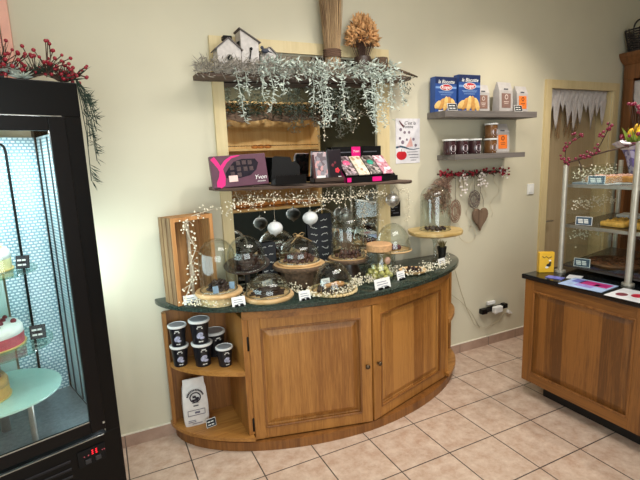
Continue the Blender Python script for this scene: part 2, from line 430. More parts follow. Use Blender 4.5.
# stone top
top = M(); pl = bow_poly(CX - 1.13, CX + 1.13, 1.13, .612, -.003)
def inset(poly, k): return [(CX + (x - CX) * (1 - k / 1.1), y + k * (1 if y < -.01 else 0)) for x, y in poly]
top.loft([[(x, y, z) for x, y in inset(pl, k)] for k, z in ((.006, .859), (0, .864), (0, .886), (.006, .891))])
tp = top.done('stone_worktop', GRANITE, None, 'auto', base=(CX, -.3, .859))
tag(tp, 'polished dark green stone worktop with a bowed front on the oak counter', 'worktop')
ZT = .8915

# ------------------------------------------------------------------ things on the end shelves
def tub(name, label, loc, s=1.0, rotz=0, group=None):
    t = thing(name, label, 'tub', loc, rotz, group); T = WM[t]
    def g(m): return T @ Matrix.Scale(s, 4)
    M().lathe([(0, 0), (.036, 0), (.045, .105), (0, .105)], seg=24).done('cup', plain('black_tub_print', '#15151b', .35), t, 'auto', tf=g(0))
    M().lathe([(0, .105), (.05, .105), (.051, .114), (.046, .117), (.043, .113), (0, .113)], seg=24).done('lid', plain('grey_lid', '#e2e0dd', .4, 0, .05), t, 'auto', tf=g(0))
    M().cyl((0, 0, .1135), .040, .0022, 24).done('lid_film', plain('lid_film', '#8e8f94', .3, 0, .15), t, 'auto', tf=g(0))
    k = M()  # printed picture: pale curl of fruit and a strip of words, wrapped on the cup
    def onc(u, z): r = .0368 + .009 * z / .105 + .0005; return (r * math.sin(u), -r * math.cos(u), z)
    for (u0, u1, z0, z1) in [(-.45, .05, .03, .055), (-.3, .35, .04, .062), (-.1, .5, .026, .04)]:
        pts = [onc((u0+u1)/2 + (u1-u0)/2*math.cos(a), (z0+z1)/2 + (z1-z0)/2*math.sin(a)) for a in [2*PI*i/10 for i in range(10)]]
        k.face([k._v(p) for p in pts])
    k.done('picture', plain('tub_picture', '#a4a6bd', .5, 0, .45, 70), t, tf=g(0))
    l = M()
    for z, u0, u1 in ((.079, -.35, .3), (.087, -.25, .2), (.012, -.25, .0), (.012, .05, .3)):
        l.quad([onc(u0, z), onc(u1, z), onc(u1, z + .005), onc(u0, z + .005)])
    l.done('lettering', CHALK, t, tf=g(0))
    return t
zs = .5025
t0 = tub('ice_cream_tub', 'small black tub with grey lid, lower one of the left stack on the end shelf', (-.312, -.130, zs), 1.08, -.1, 'black tubs on the end shelf')
dup(t0, (-.314, -.134, zs + .118*1.08), -.2, 'small black tub with grey lid, topmost of the left stack on the end shelf')
t1 = tub('ice_cream_tub', 'large black tub with grey lid, lower one of the middle stack on end shelf', (-.192, -.195, zs), 1.22, 0, 'black tubs on the end shelf')
dup(t1, (-.198, -.201, zs + .118*1.22), -.15, 'large black tub with grey lid, topmost of the middle stack on end shelf')
tub('ice_cream_tub', 'black tub standing behind the middle stack on the counter end shelf, mostly hidden', (-.095, -.09, zs), 1.35, .2, 'black tubs on the end shelf')
tub('ice_cream_tub', 'single black tub standing nearest the left cabinet door on the end shelf', (-.080, -.272, zs), 1.0, .1, 'black tubs on the end shelf')
# paper flour bag
fb = thing('flour_bag', 'white paper flour sack with black stamp on the bottom end shelf of the counter', 'bag', (-.250, -.112, .0995), -.05)
def bag(parent, w, d, h, mat, crimp=.03, T=None, pinch=.25, name='paper'):
    m = M(); L = []
    for z, kw, kd in ((0, .93, .9), (.02*h/.2, 1, 1), (h*.45, 1.02, .95), (h*.8, .94, .6), (h - crimp, .86, pinch), (h, .86, .06)):
        L.append([(x*w/2*kw, y*d/2*kd, z) for x, y in ((-1, -.8), (-.8, -1), (0, -1.06), (.8, -1), (1, -.8), (1, .8), (.8, 1), (0, 1.06), (-.8, 1), (-1, .8))])
    m.loft(L); return m.done(name, mat, parent, 'auto', tf=WM[parent])
bag(fb, .146, .085, .29, plain('white_paper', '#dcd6d2', .8, 0, .06, 30, .3))
st = M()
for a0 in range(14):
    a = PI * (.08 + .84 * a0 / 13); r = .047
    st.box((r * math.cos(a), -.043, .185 + r * math.sin(a)), (.007, .0015, .010), rot=(0, PI/2 - a, 0))
st.lathe([(.027, -.0008), (.034, -.0008), (.034, .0008), (.027, .0008), (.027, -.0008)], (0, -.044, .185), 24, Matrix.Rotation(PI/2, 4, 'X'))
for k, (u, z, w, h) in enumerate([(-.006, .19, .02, .014), (.01, .178, .022, .014), (-.002, .168, .036, .012), (0, .152, .04, .003), (0, .132, .03, .006)]):
    st.box((u, -.046, z), (w, .0015, h))
st.done('stamp', plain('bag_stamp', '#2c2530', .8), fb, tf=WM[fb])
st = M()
for x, z, w, h in ((0, .105, .1, .003), (0, .072, .1, .003), (-.05, .0885, .003, .033), (.05, .0885, .003, .033), (.005, .088, .03, .012), (-.03, .04, .045, .003), (-.03, .03, .045, .003), (0, .018, .06, .003)):
    st.box((x, -.0475, z), (w, .0015, h))
st.done('lettering', plain('bag_print', '#6a6472', .8), fb, tf=WM[fb])
def chalk_tag(label, loc, rotz, w=.05, h=.045, frame=WHITE, board=None, lean=.25, group=None, cat='price tag', lines=2):
    t = thing('chalk_tag', label, cat, loc, rotz, group); T = WM[t] @ Matrix.Rotation(-lean, 4, 'X')
    M().box((0, 0, h/2 + .0015), (w, .004, h)).done('card', frame, t, tf=T)
    M().box((0, -.0022, h/2 + .0015), (w*.93, .002, h*.90)).done('slate', board or plain('slate_black', '#1a1d24', .6), t, tf=T)
    q = M()
    for i in range(lines):
        z = h * (.68 - .36*i/(max(1, lines-1))) if lines > 1 else h*.5
        for x0, ww in ((-.22, .3), (.12, .26)): q.box((x0*w + .02*w*i, -.0034, z), (ww*w, .001, h*.13))
    q.done('lettering', CHALK, t, tf=T)
    M().box((0, .010, h*.3), (w*.3, .004, h*.6), rot=(.45, 0, 0)).done('stand', BLACKM, t, tf=WM[t])
    return t
chalk_tag('small black chalk tag with white edge in front of the flour sack', (-.180, -.215, .0995), .15, .06, .05)
# two jars in the right end shelves
for i, (x, y, z) in enumerate(((1.60, -.20, .503), (1.605, -.205, .603))):
    j = thing('sauce_jar', ('dark jar with pale lid, lower one on the right end shelf of the oak counter', 'dark jar with pale lid, upper one on the right end shelf of the oak counter')[i], 'jar', (x, y, z), 0, 'jars on the right end shelf')
    M().lathe([(0, 0), (.03, 0), (.032, .01), (.032, .075), (.026, .082), (0, .082)]).done('jar_body', plain('dark_jar', '#2a1d1a', .25), j, 'auto', tf=WM[j])
    M().cyl((0, 0, .082), .03, .016).done('lid', WPLAS, j, 'auto', tf=WM[j])
    M().box((0, -.0318, .04), (.03, .002, .035)).done('paper_label', WHITE, j, tf=WM[j])

# ------------------------------------------------------------------ wooden crate
cr = thing('wooden_crate', 'rustic slatted wooden crate standing on end at the left of the worktop', 'crate', (-.358, -.100, ZT), math.radians(20))
W_, D_, H_ = .262, .140, .495
T = WM[cr]
for k in range(3):
    M().box((.004, -D_*(k + .5)/3, H_/2), (.010, D_/3 - .009, H_)).done('side_slat', wood('crate_side', '#94744f', '#5f452c', 'z', .9, .8, .5), cr, tf=T)
    M().box((W_ - .004, -D_*(k + .5)/3, H_/2), (.010, D_/3 - .009, H_)).done('side_slat', CRATE, cr, tf=T)
for k in range(3):
    M().box((W_*(k + .5)/3, -.005, H_/2), (W_/3 - .006, .008, H_ - .02)).done('back_slat', CRATE, cr, tf=T)
M().box((W_/2, -D_/2, .007), (W_ - .024, D_ - .012, .012)).done('end_board', CRATE, cr, tf=T)
M().box((W_/2, -D_/2, H_ - .007), (W_ - .024, D_ - .012, .012)).done('end_board', CRATE, cr, tf=T)
fr = wood('crate_rim', '#c99058', '#9c6a3a', 'z', .9, .7, .3)
for c, d in (((.011, -D_ - .004, H_/2), (.022, .008, H_)), ((W_ - .011, -D_ - .004, H_/2), (.022, .008, H_)), ((W_/2, -D_ - .004, H_ - .012), (W_ - .044, .008, .022)), ((W_/2, -D_ - .004, .012), (W_ - .044, .008, .022))):
    M().box(c, d).done('rim_batten', fr, cr, tf=T)
M().box((W_*.62, -.03, H_/2), (.016, .012, H_ - .03)).done('corner_post', WTWIG, cr, tf=T)

# ------------------------------------------------------------------ berries and greenery helpers
def berry_parts(parent, pts, r, mat, name='berry', stuff=False):
    if stuff:
        m = M()
        for p in pts: m.ball(p, r * rnd.uniform(.75, 1.2), sub=1)
        o = m.done(name, mat, parent, True); o['kind'] = 'stuff'; return
    first = None
    inv = WM[parent].inverted()
    for p in pts:
        if first is None:
            m = M(); m.ball((0, 0, 0), r, sub=2); me_o = m.done(name, mat, None, True); me_o.parent = parent; WM[me_o] = WM[parent]; first = me_o; o = me_o
        else:
            o = first.copy(); COL.objects.link(o)
        k = rnd.uniform(.85, 1.15); o.location = inv @ Vector(p); o.scale = (k, k, k)
def wander(a, b, n, amp):
    a, b = Vector(a), Vector(b); return [a.lerp(b, i / n) + Vector([rnd.uniform(-amp, amp) for _ in range(3)]) for i in range(n + 1)]

# berry spray inside the crate
g = thing('berry_spray', 'pale berry twig winding up the front of the wooden crate', 'garland', (-.28, -.215, ZT))
pts = [(-.30, -.19, .90), (-.265, -.192, .97), (-.225, -.192, 1.06), (-.235, -.19, 1.13), (-.20, -.188, 1.2), (-.235, -.188, 1.28), (-.25, -.188, 1.34), (-.21, -.183, 1.385), (-.13, -.172, 1.40), (-.06, -.162, 1.41)]
pts = [(x + .022, y - .036 + (x + .3)*.30, z) for x, y, z in pts]
tw = M(); tw.tube(pts, .0035, 5); bp = []
for i in range(70):
    k = rnd.randrange(len(pts) - 1); p = Vector(pts[k]).lerp(Vector(pts[k+1]), rnd.random())
    q = p + Vector((rnd.uniform(-.045, .045), rnd.uniform(-.018, .002), rnd.uniform(-.035, .035))); tw.tube([p, (p+q)/2 + Vector((0, 0, .006)), q], .0012, 3); bp.append(q)
tw.done('twig', WTWIG, g); berry_parts(g, bp, .0055, WHB)

# ------------------------------------------------------------------ cloches, boards and sweets
def dome_profile(r, h, straight=0.0, th=.003, n=10):
    """bell outline with real wall thickness, straight part then a rounded crown"""
    o = [(r, 0)]; hs = straight * h
    if hs: o.append((r, hs))
    for i in range(1, n + 1):
        a = PI / 2 * i / n; o.append((r * math.cos(a) if i < n else 0, hs + (h - hs) * math.sin(a)))
    inn = [(max(0, (x - th)) if x > 0 else 0, max(0.0, z - (th if z > 0 else 0))) for x, z in o][::-1]
    return o + inn
def cloche(label, loc, r, h, straight=0.0, knob=True, group=None, tilt=None, rim=None):
    t = thing('glass_cloche', label, 'glass dome', loc, 0, 'glass domes on the worktop'); T = WM[t] @ (tilt or Matrix())
    M().lathe(dome_profile(r, h, straight), seg=36).done('dome', GLASS, t, True, tf=T)
    M().lathe([(r - .004, .0005), (r + .003, .0005), (r + .004, .003), (r + .003, .006), (r - .004, .006)], seg=36).done('rim', thin_glass('rim_glass', '#e6ecea', .6, .25, .1), t, True, tf=T)
    if knob: M().lathe([(.005, h - .001), (.006, h + .008), (.013, h + .018), (.013, h + .027), (0, h + .034)], seg=16).done('knob', thin_glass('knob_glass', '#f2f6f4', .6, .15), t, True, tf=T)
    return t
def round_board(label, loc, r, th, mat=SLAB, name='serving_board', cat='board', bark=False, tilt=None, group='serving boards on the worktop'):
    t = thing(name, label, cat, loc, 0, group); T = WM[t] @ (tilt or Matrix())
    m = M(); N = 40; L = []
    for k, z in ((.97, 0), (1, th*.3), (1, th*.75), (.975, th)):
        L.append([(r*k*math.cos(2*PI*i/N)*(1 + .012*math.sin(3*i*.47)), r*k*math.sin(2*PI*i/N)*(1 + .012*math.sin(5*i*.31)), z) for i in range(N)])
    m.loft(L).done('wood_disc', mat, t, 'auto', tf=T)
    if bark:
        m = M(); m.lathe([(r*1.0, th*.05), (r*1.035, th*.3), (r*1.035, th*.75), (r*.99, th*.97), (r*.985, th*.5), (r*1.0, th*.05)], seg=40); m.done('bark_edge', BARK, t, True, tf=T)
    return t
def pile(name, label, cat, center, r, size, mat, layers=2, shape='nut', group=None, tilt=None, tf0=None, shrink=.8):
    """countable sweets heaped as separate objects"""
    p = M()
    if shape == 'nut': p.ball((0, 0, size*.36), size*.5, (1, .85, .72), 2, .04)
    elif shape == 'ball': p.ball((0, 0, size*.5), size*.5, sub=2)
    elif shape == 'square': p.box((0, 0, size*.3), (size, size*.9, size*.6), bev=size*.1)
    elif shape == 'stick': p.box((0, 0, size*.16), (size*2.0, size*.42, size*.32), bev=size*.08)
    root = None; base = Vector(center); n = 0
    for k in range(layers):
        rr = r - k * size * shrink; step = size * (1.13 if shape != 'stick' else 1.3); j0 = -int(rr/step) - 1
        for i in range(j0, -j0 + 1):
            for j in range(j0, -j0 + 1):
                x = (i + .5*(j % 2)) * step + (k % 2)*step*.5; y = j * step * .9 + (k % 2)*step*.3
                if math.hypot(x, y) > rr - size*.45: continue
                d = Vector((x + rnd.uniform(-.05, .05)*size, y + rnd.uniform(-.05, .05)*size, k*size*(.72 if shape != 'stick' else .34)))
                if shape == 'stick': d.x += rnd.uniform(-.2, .2)*size
                rz = rnd.uniform(0, PI) if shape in ('nut', 'square') else rnd.uniform(-.2, .2)
                if tf0 is not None: P = tf0 @ d
                else: P = base + d
                if root is None:
                    root = p.done(name, mat, None, shape in ('nut', 'ball')); tag(root, label, cat, group or label); o = root
                else:
                    o = root.copy(); COL.objects.link(o)
                if tf0 is not None: o.rotation_euler = (tf0.to_3x3() @ Matrix.Rotation(rz, 3, 'Z')).to_euler()
                else: o.rotation_euler = (0, 0, rz)
                o.location = P; n += 1
    return n
def nest(label, loc, r, h):
    t = thing('straw_nest', label, 'nest', loc, 0); m = M()
    for i in range(90):
        a = rnd.uniform(0, 2*PI); b = a + rnd.uniform(.5, 1.2); r1, r2 = r*rnd.uniform(.62, .98), r*rnd.uniform(.62, .98); z = rnd.uniform(.004, h - .004)
        m.tube([(r1*math.cos(a), r1*math.sin(a), z), ((r1+r2)/2*1.04*math.cos((a+b)/2), (r1+r2)/2*1.04*math.sin((a+b)/2), z + rnd.uniform(-.003, .003)), (r2*math.cos(b), r2*math.sin(b), z)], .0022, 4)
    m.lathe([(0, 0), (r*.85, 0), (r*.9, h*.4), (r*.8, h - .002), (0, h - .002)], seg=20)
    m.done('straw', STRAW, t, tf=WM[t])
    return t
# 1 tall bell, front left, on a nest
bx, by = -.086, -.288
nest('pale straw nest under the leftmost bell dome', (bx, by, ZT), .115, .052)
round_board('round pale board under the leftmost bell dome, on a straw nest', (bx, by, ZT + .053), .132, .022)
zb = ZT + .076
cloche('tall clear bell dome at the left, in front of the wooden crate', (bx, by, zb), .103, .295, .62, False)
pile('chocolate', 'small dark chocolate heaped under the leftmost bell dome', 'chocolate', (bx, by, zb), .085, .026, CHOC, 3)
for k, (dx, dy) in enumerate(((-.035, -.075), (.068, -.03))):
    o = M().box((bx + dx, by + dy, zb + .021), (.03, .008, .04), rot=(-.15, 0, .3 - .9*k)).done('blue_bow', plain('pale_blue_ribbon', '#8fa9c6', .5), None, base=(bx + dx, by + dy, zb))
    tag(o, ('pale blue paper tag at the front of the chocolates in the leftmost bell', 'pale blue paper tag at the right of the chocolates in the leftmost bell')[k], 'tag')
# 3 tilted dome on a dark pedestal dish
px, py = .125, -.155
tl = Matrix.Translation((0, 0, .155)) @ Matrix.Rotation(math.radians(11), 4, 'X') @ Matrix.Rotation(math.radians(-6), 4, 'Y')
dish = thing('pedestal_dish', 'dark wooden dish tilted on a pedestal right of the crate', 'cake stand', (px, py, ZT), 0)
M().lathe([(0, 0), (.075, 0), (.075, .008), (.02, .02), (.017, .13), (.03, .150), (0, .150)]).done('pedestal', plain('smoked_glass', '#3a3634', .15), dish, 'auto', tf=WM[dish])
M().lathe([(0, 0), (.115, 0), (.138, .012), (.14, .018), (.13, .018), (.118, .010), (0, .010)], seg=36).done('dish', DARKSLAB, dish, 'auto', tf=WM[dish] @ tl)
cloche('wide clear dome over dark sweets on the tilted dish right of the crate', (px, py, ZT), .116, .185, .25, False, tilt=tl @ Matrix.Translation((0, 0, .011)))
pile('chocolate', 'dark chocolate piece lying on the tilted pedestal dish right of the crate', 'chocolate', (0, 0, 0), .105, .034, CHOC, 2, 'square', tf0=WM[dish] @ tl @ Matrix.Translation((0, 0, .011)))
# 5 low dome, front
fx, fy = .184, -.345
round_board('round pale wooden board at the front of the worktop with chocolate sticks', (fx, fy, ZT), .150, .024)
cloche('low clear dome over chocolate sticks at the front left of the worktop', (fx, fy, ZT + .0245), .128, .118, .15, False)
pile('chocolate_stick', 'dark chocolate stick on the front round board under the low dome', 'chocolate', (fx, fy, ZT + .0245), .108, .03, CHOC, 3, 'stick')
# 6 slab on a log
lx, ly = .450, -.205
lg = thing('log_stand', 'bark-covered log holding up a wooden slab near the middle of the worktop', 'log', (lx, ly, ZT))
m = M(); N = 36
m.loft([[(.118*k*math.cos(2*PI*i/N)*(1 + .03*math.sin(i*1.7)), .118*k*math.sin(2*PI*i/N)*(1 + .03*math.sin(i*1.7)), z) for i in range(N)] for k, z in ((1.03, 0), (1, .02), (.98, .06), (1.01, .112))])
m.done('bark', BARK, lg, True, tf=WM[lg])
round_board('thick bark-edged slab lying on the log near the middle of the worktop', (lx, ly, ZT + .1125), .165, .030, SLAB, bark=True)
round_board('thin round board on the bark-edged slab under the middle dome', (lx, ly, ZT + .143), .140, .014)
zb = ZT + .1575
cl = cloche('squat clear dome with a twine bow on the bark-edged slab', (lx, ly, zb), .128, .150, .25, False)
tb = M(); T = Matrix.Translation((lx, ly, zb + .151))
tb.lathe([(0, 0), (.010, 0), (.012, .012), (0, .016)], seg=10)
for s_ in (-1, 1):
    tb.tube([(0, 0, .012), (s_*.02, -.01, .026), (s_*.04, -.014, .022), (s_*.03, -.012, .008), (0, -.004, .010)], .0022, 5)
    tb.tube([(0, -.004, .010), (s_*.03, -.03, -.004), (s_*.07, -.05, -.028)], .0018, 5)
tb.done('twine_bow', ROPE, cl, True, tf=T)
pile('candied_nut', 'reddish brown sweet under the squat dome with a twine bow', 'sweet', (lx, ly, zb), .112, .028, CHOCR, 2)
# 7 wide dome with straw rim, front middle
sx, sy = .555, -.452
bb = thing('straw_tray', 'round tray with a braided straw rim at the front middle of the worktop', 'tray', (sx, sy, ZT))
M().lathe([(0, 0), (.13, 0), (.13, .008), (0, .008)], seg=36).done('tray_base', SLAB, bb, 'auto', tf=WM[bb])
rm = M()
for i in range(44):
    a = 2*PI*i/44; rm.ball((.139*math.cos(a), .139*math.sin(a), .011), .0125, (1, 1, .8), 1, .12)
rm.done('straw_rim', STRAW, bb, True, tf=WM[bb])
cloche('wide clear dome with a braided rim over a wooden scoop at the front middle', (sx, sy, ZT + .0085), .122, .175, .12, False)
pile('chocolate', 'dark chocolate drop round the wooden scoop under the front middle dome', 'chocolate', (sx, sy, ZT + .0085), .115, .027, CHOC, 1)
sp = thing('wooden_scoop', 'small pale wooden scoop resting on chocolates under the front middle dome', 'scoop', (sx, sy - .03, ZT + .03), .25)
SC = wood('scoop_wood', '#d59f6c', '#b47c4a', 'x', 1)
M().lathe([(0, 0), (.02, .003), (.032, .016), (.034, .026), (.030, .026), (.018, .008), (0, .006)], (.03, 0, 0), 20).done('bowl', SC, sp, True, tf=WM[sp])
M().tube([(.0, 0, .022), (-.03, 0, .026), (-.075, .005, .02)], [.009, .011, .014], 8).done('handle', SC, sp, True, tf=WM[sp])
# 8 tall bell at the back
qx, qy = .812, -.192
bw = thing('dark_bowl', 'dark upturned bowl under the slab of the tall back bell', 'bowl', (qx, qy, ZT))
M().lathe([(0, 0), (.105, 0), (.105, .012), (.07, .06), (.065, .105), (0, .105)]).done('bowl_body', plain('brown_glaze', '#33251d', .3), bw, 'auto', tf=WM[bw])
sl = round_board('thick pale slab with a rope loop under the tall back bell', (qx, qy, ZT + .106), .135, .028, SLAB, bark=True)
lp = M(); lp.tube([(-.135, -.04, .016), (-.17, -.06, .02), (-.20, -.055, .03), (-.2, -.03, .026), (-.165, -.02, .016), (-.135, -.02, .014)], .006, 6); lp.done('rope_loop', ROPE, sl, True, tf=WM[sl])
zb = ZT + .135
cloche('tall clear bell dome at the back middle in front of the mirror', (qx, qy, zb), .110, .30, .6, True)
pile('chocolate', 'brown chocolate heaped under the tall bell at the back middle', 'chocolate', (qx, qy, zb), .096, .026, CHOCR, 2)
# 9 cork jar with green-gold truffles
jx, jy = .945, -.365
jr = thing('cork_jar', 'round glass jar with a broad cork lid full of pale green sweets', 'jar', (jx, jy, ZT))
o = [(0, 0), (.085, 0), (.1, .02), (.104, .06), (.098, .12), (.08, .16), (.076, .185)]
M().lathe(o + [(x - .003 if x else 0, z if i else .004) for i, (x, z) in list(enumerate(o))[::-1]], seg=36).done('jar_glass', GLASS, jr, True, tf=WM[jr])
M().lathe([(0, .186), (.074, .186), (.082, .19), (.084, .228), (.078, .234), (0, .234)], seg=32).done('cork_lid', CORK, jr, 'auto', tf=WM[jr])
GOLD = plain('green_gold_foil', '#d3cb7c', .35, .1, .2, 50)
pile('truffle', 'pale green gold truffle inside the cork-lidded jar', 'sweet', (jx, jy, ZT + .0045), .096, .036, GOLD, 3, 'ball', shrink=.12)
o = M().ball((jx + .03, jy - .05, ZT + .125), .022, (1, .7, 1.2), 2, .08).done('pink_sweet', plain('pink_almond', '#d9a692', .5), None, True, base=(jx + .03, jy - .05, ZT + .1)); tag(o, 'pinkish sweet lying on the green sweets in the cork-lidded jar', 'sweet')
# 10 dome on glass pedestal
ex, ey = 1.190, -.172
gs = thing('glass_cake_stand', 'short glass cake stand under the round dome behind the cork jar', 'cake stand', (ex, ey, ZT))
M().lathe([(0, 0), (.07, 0), (.072, .004), (.02, .016), (.013, .05), (.016, .1), (.045, .12), (0, .122)], seg=32).done('pedestal', thin_glass('stand_glass', '#eef3f1', .6, .14), gs, True, tf=WM[gs])
M().lathe([(0, .122), (.12, .122), (.132, .130), (.13, .136), (0, .132)], seg=36).done('plate', SLAB, gs, 'auto', tf=WM[gs])
zb = ZT + .1365
cloche('round clear dome on the short glass stand behind the cork jar', (ex, ey, zb), .122, .185, .1, False)
pile('fig', 'wine-red dried fig under the round dome behind the cork jar', 'sweet', (ex, ey, zb), .092, .038, plain('fig_skin', '#5a2632', .5, 0, .3), 1)
# 11 dark sweets in a shallow bowl
ox, oy = 1.205, -.375
b = thing('shallow_bowl', 'shallow wooden bowl of dark sweets at the right front of the worktop', 'bowl', (ox, oy, ZT))
M().lathe([(0, 0), (.06, 0), (.09, .016), (.094, .026), (.088, .026), (.06, .008), (0, .008)], seg=32).done('bowl_body', SLAB, b, 'auto', tf=WM[b])
pile('chocolate', 'dark chocolate in the shallow bowl at the right front', 'chocolate', (ox, oy, ZT + .0085), .074, .026, CHOC, 2)
# 12 tall stand on the right
hx, hy = 1.525, -.222
st = thing('glass_cake_stand', 'tall glass cake stand with a wide wooden slab at the right end of the worktop', 'cake stand', (hx, hy, ZT))
M().lathe([(0, 0), (.085, 0), (.086, .004), (.03, .02), (.012, .06), (.011, .12), (.02, .17), (.06, .205), (0, .208)], seg=32).done('pedestal', MATS['stand_glass'], st, True, tf=WM[st])
m = M(); N = 44
L = [[(.205*k*math.cos(2*PI*i/N)*(1 + .03*math.sin(i*.6)), .19*k*math.sin(2*PI*i/N)*(1 + .03*math.sin(i*.9)), z) for i in range(N)] for k, z in ((.8, .208), (.98, .222), (1.0, .240), (.985, .246))]
m.loft(L).done('wood_slab', wood('olive_slab', '#d8c08a', '#a98a4e', 'x', .7), st, 'auto', tf=WM[st])
zb = ZT + .2465
cloche('slim clear bell dome on the tall stand at the right end of the worktop', (hx, hy, zb), .108, .325, .72, False)
pile('chocolate', 'dark chocolate chip heaped under the slim bell on the right stand', 'chocolate', (hx, hy, zb), .098, .03, CHOC, 1)
# 13 little dark pot
pt = thing('herb_pot', 'small dark pot with a dry tuft behind the tall stand', 'plant pot', (1.70, -.095, ZT))
M().lathe([(0, 0), (.026, 0), (.037, .08), (.033, .08), (.024, .01), (0, .01)]).done('pot', plain('dark_pot', '#25231f', .5), pt, 'auto', tf=WM[pt])
m = M()
for i in range(60):
    a = rnd.uniform(0, 2*PI); m.leaf((.01*math.cos(a), .01*math.sin(a), .06), (rnd.uniform(-.5, .5), rnd.uniform(-.5, .5), 1), rnd.uniform(.05, .09), .008)
m.done('dry_tuft', plain('dry_tuft', '#9a8a5c', .9), pt, tf=WM[pt])
# price cards
def price_card(label, x, y, w=.078, h=.052, rz=0.0, z=ZT):
    t = thing('price_card', label, 'price card', (x, y, z), rz, 'white price cards on the worktop'); T = WM[t] @ Matrix.Rotation(-.22, 4, 'X')
    M().box((0, 0, h/2 + .001), (w, .0025, h)).done('card', WHITE, t, tf=T)
    k = M()
    for zz, x0, ww in ((.68, -.05, .62), (.45, 0, .7), (.24, .1, .4)): k.box((x0*w, -.0017, zz*h), (ww*w, .0008, h*.07))
    k.done('lettering', plain('blue_grey_ink', '#8c8f9c', .7), t, tf=T)
    k = M()
    for s_ in (-1, 1): k.box((s_*w*.2, -.006, .0055), (w*.24, .014, .010))
    k.done('card_holder', BLACKM, t, tf=WM[t])
for a in (('white price card in front of the wooden crate, leftmost on the worktop', -.238, -.235), ('white price card between the leftmost bell and the low front dome', -.012, -.418, .075), ('white price card between the low front dome and the front middle dome', .345, -.515, .07),
          ('widest white price card, standing in front of the cork jar', .835, -.572, .125, .062, .16), ('white price card standing right of the cork jar', 1.045, -.468, .07, .055, .2), ('white price card in front of the tall right cake stand', 1.49, -.345, .085, .058, .3),
          ):
    price_card(*a)
price_card('white price card standing behind the low front dome', .245, -.175, .07, .05, .1)
price_card('white price card inside the front middle dome behind the scoop', .535, -.405, .06, .04, .1, ZT + .03)
# slate boards
def slate(label, x, y, z, w, h, rows, lean=.05, rz=0):
    t = thing('slate_board', label, 'chalkboard', (x, y, z), rz); T = WM[t] @ Matrix.Rotation(-lean, 4, 'X')
    M().box((0, 0, h/2), (w, .006, h), bev=.002).done('slate', plain('slate_black', '#1a1d24', .6), t, tf=T)
    k = M()
    for r_ in range(rows):
        zz = h*(.90 - .8*r_/max(1, rows - 1)); x0 = -w*.38
        for c in range(2):
            pts = [(x0 + i*w*.037, -.0042, zz + rnd.uniform(-1, 1)*h*.022) for i in range(8)]; k.tube(pts, .0022, 4); x0 += w*.42
    k.done('lettering', CHALK, t, tf=T)
slate('tall black slate with two columns of chalk writing leaning on the mirror', .69, -.040, ZT, .185, .415, 8)
slate('small black slate with chalk writing left of the bark-edged slab', .305, -.062, ZT, .105, .265, 5, .1)
# flower garland winding along the boards
gl = thing('blossom_garland', 'fine garland of tiny ivory blossoms winding between the domes on the worktop', 'garland', (.5, -.4, ZT))
way = [(-.26, -.28), (-.16, -.375), (-.02, -.36), (.02, -.27), (.02, -.20), (.3, -.20), (.36, -.27), (.36, -.42), (.42, -.56), (.56, -.585), (.70, -.50), (.74, -.38), (.8, -.40), (.83, -.47), (1.06, -.38), (1.08, -.28), (1.12, -.45), (1.3, -.46), (1.33, -.33), (1.42, -.40), (1.6, -.29)]
stem = M(); pp = [Vector((x, y, ZT + .006 + rnd.uniform(0, .01))) for x, y in way]; dense = []
for a, b_ in zip(pp, pp[1:]):
    for i in range(6): dense.append(a.lerp(b_, i/6) + Vector((rnd.uniform(-.006, .006), rnd.uniform(-.006, .006), rnd.uniform(0, .004))))
stem.tube(dense, .002, 5); bl = []
for i in range(900):
    p = dense[rnd.randrange(len(dense))]; q = p + Vector((rnd.gauss(0, .018), rnd.gauss(0, .014), abs(rnd.gauss(0.008, .02))))
    if i % 3 == 0: stem.tube([p, q], .0008, 3)
    bl.append(q)
stem.done('stem', plain('garland_green', '#8d8a68', .8), gl); berry_parts(gl, bl, .0048, WHB, 'blossoms', True)

# ------------------------------------------------------------------ planks over the mirror
def rough_plank(name, label, x0, x1, y0, y1, z0, z1, th, seed):
    r_ = random.Random(seed); m = M(); n = 30; L = []
    for i in range(n + 1):
        u = i/n; x = x0 + (x1 - x0)*u; z = z0 + (z1 - z0)*u; e = min(1, min(u, 1 - u)*14 + .35)
        w0 = y0 + r_.uniform(-.008, .008) + (1 - e)*.06; tt = th*(.75 + .25*e)
        L.append([(x, w0, z - tt + r_.uniform(-.004, .004)), (x, w0 - .006, z - tt*.4), (x, w0 + .004, z - r_.uniform(0, .003)), (x, y1, z), (x, y1, z - tt)])
    o = m.loft(L).done(name, PLANK, None, 'auto', base=((x0 + x1)/2, (y0+y1)/2, (z0+z1)/2 - th)); return tag(o, label, 'shelf')
def zmid(x): return 1.532 - .026*(x - 0)/1.3
def ztop(x): return 2.170 + .035*x/1.35
rough_plank('rustic_shelf', 'weathered plank shelf carrying the chocolate boxes across the mirror', -.04, 1.345, -.225, -.025, zmid(-.04), zmid(1.345), .021, 3)
rough_plank('rustic_shelf', 'weathered plank shelf at the top of the mirror carrying bird houses', -.08, 1.36, -.195, -.025, ztop(-.08), ztop(1.36), .028, 5)
# thin stick poking out of the top shelf
bs = M().tube([(1.02, -.205, 2.245), (1.2, -.21, 2.235), (1.33, -.18, 2.215), (1.42, -.15, 2.205)], [.006, .010, .009, .005], 8).done('driftwood_stick', BARK, None, True, base=(1.2, -.15, 2.25))
tag(bs, 'short dark driftwood stick jutting out at the right end of the top plank', 'stick')

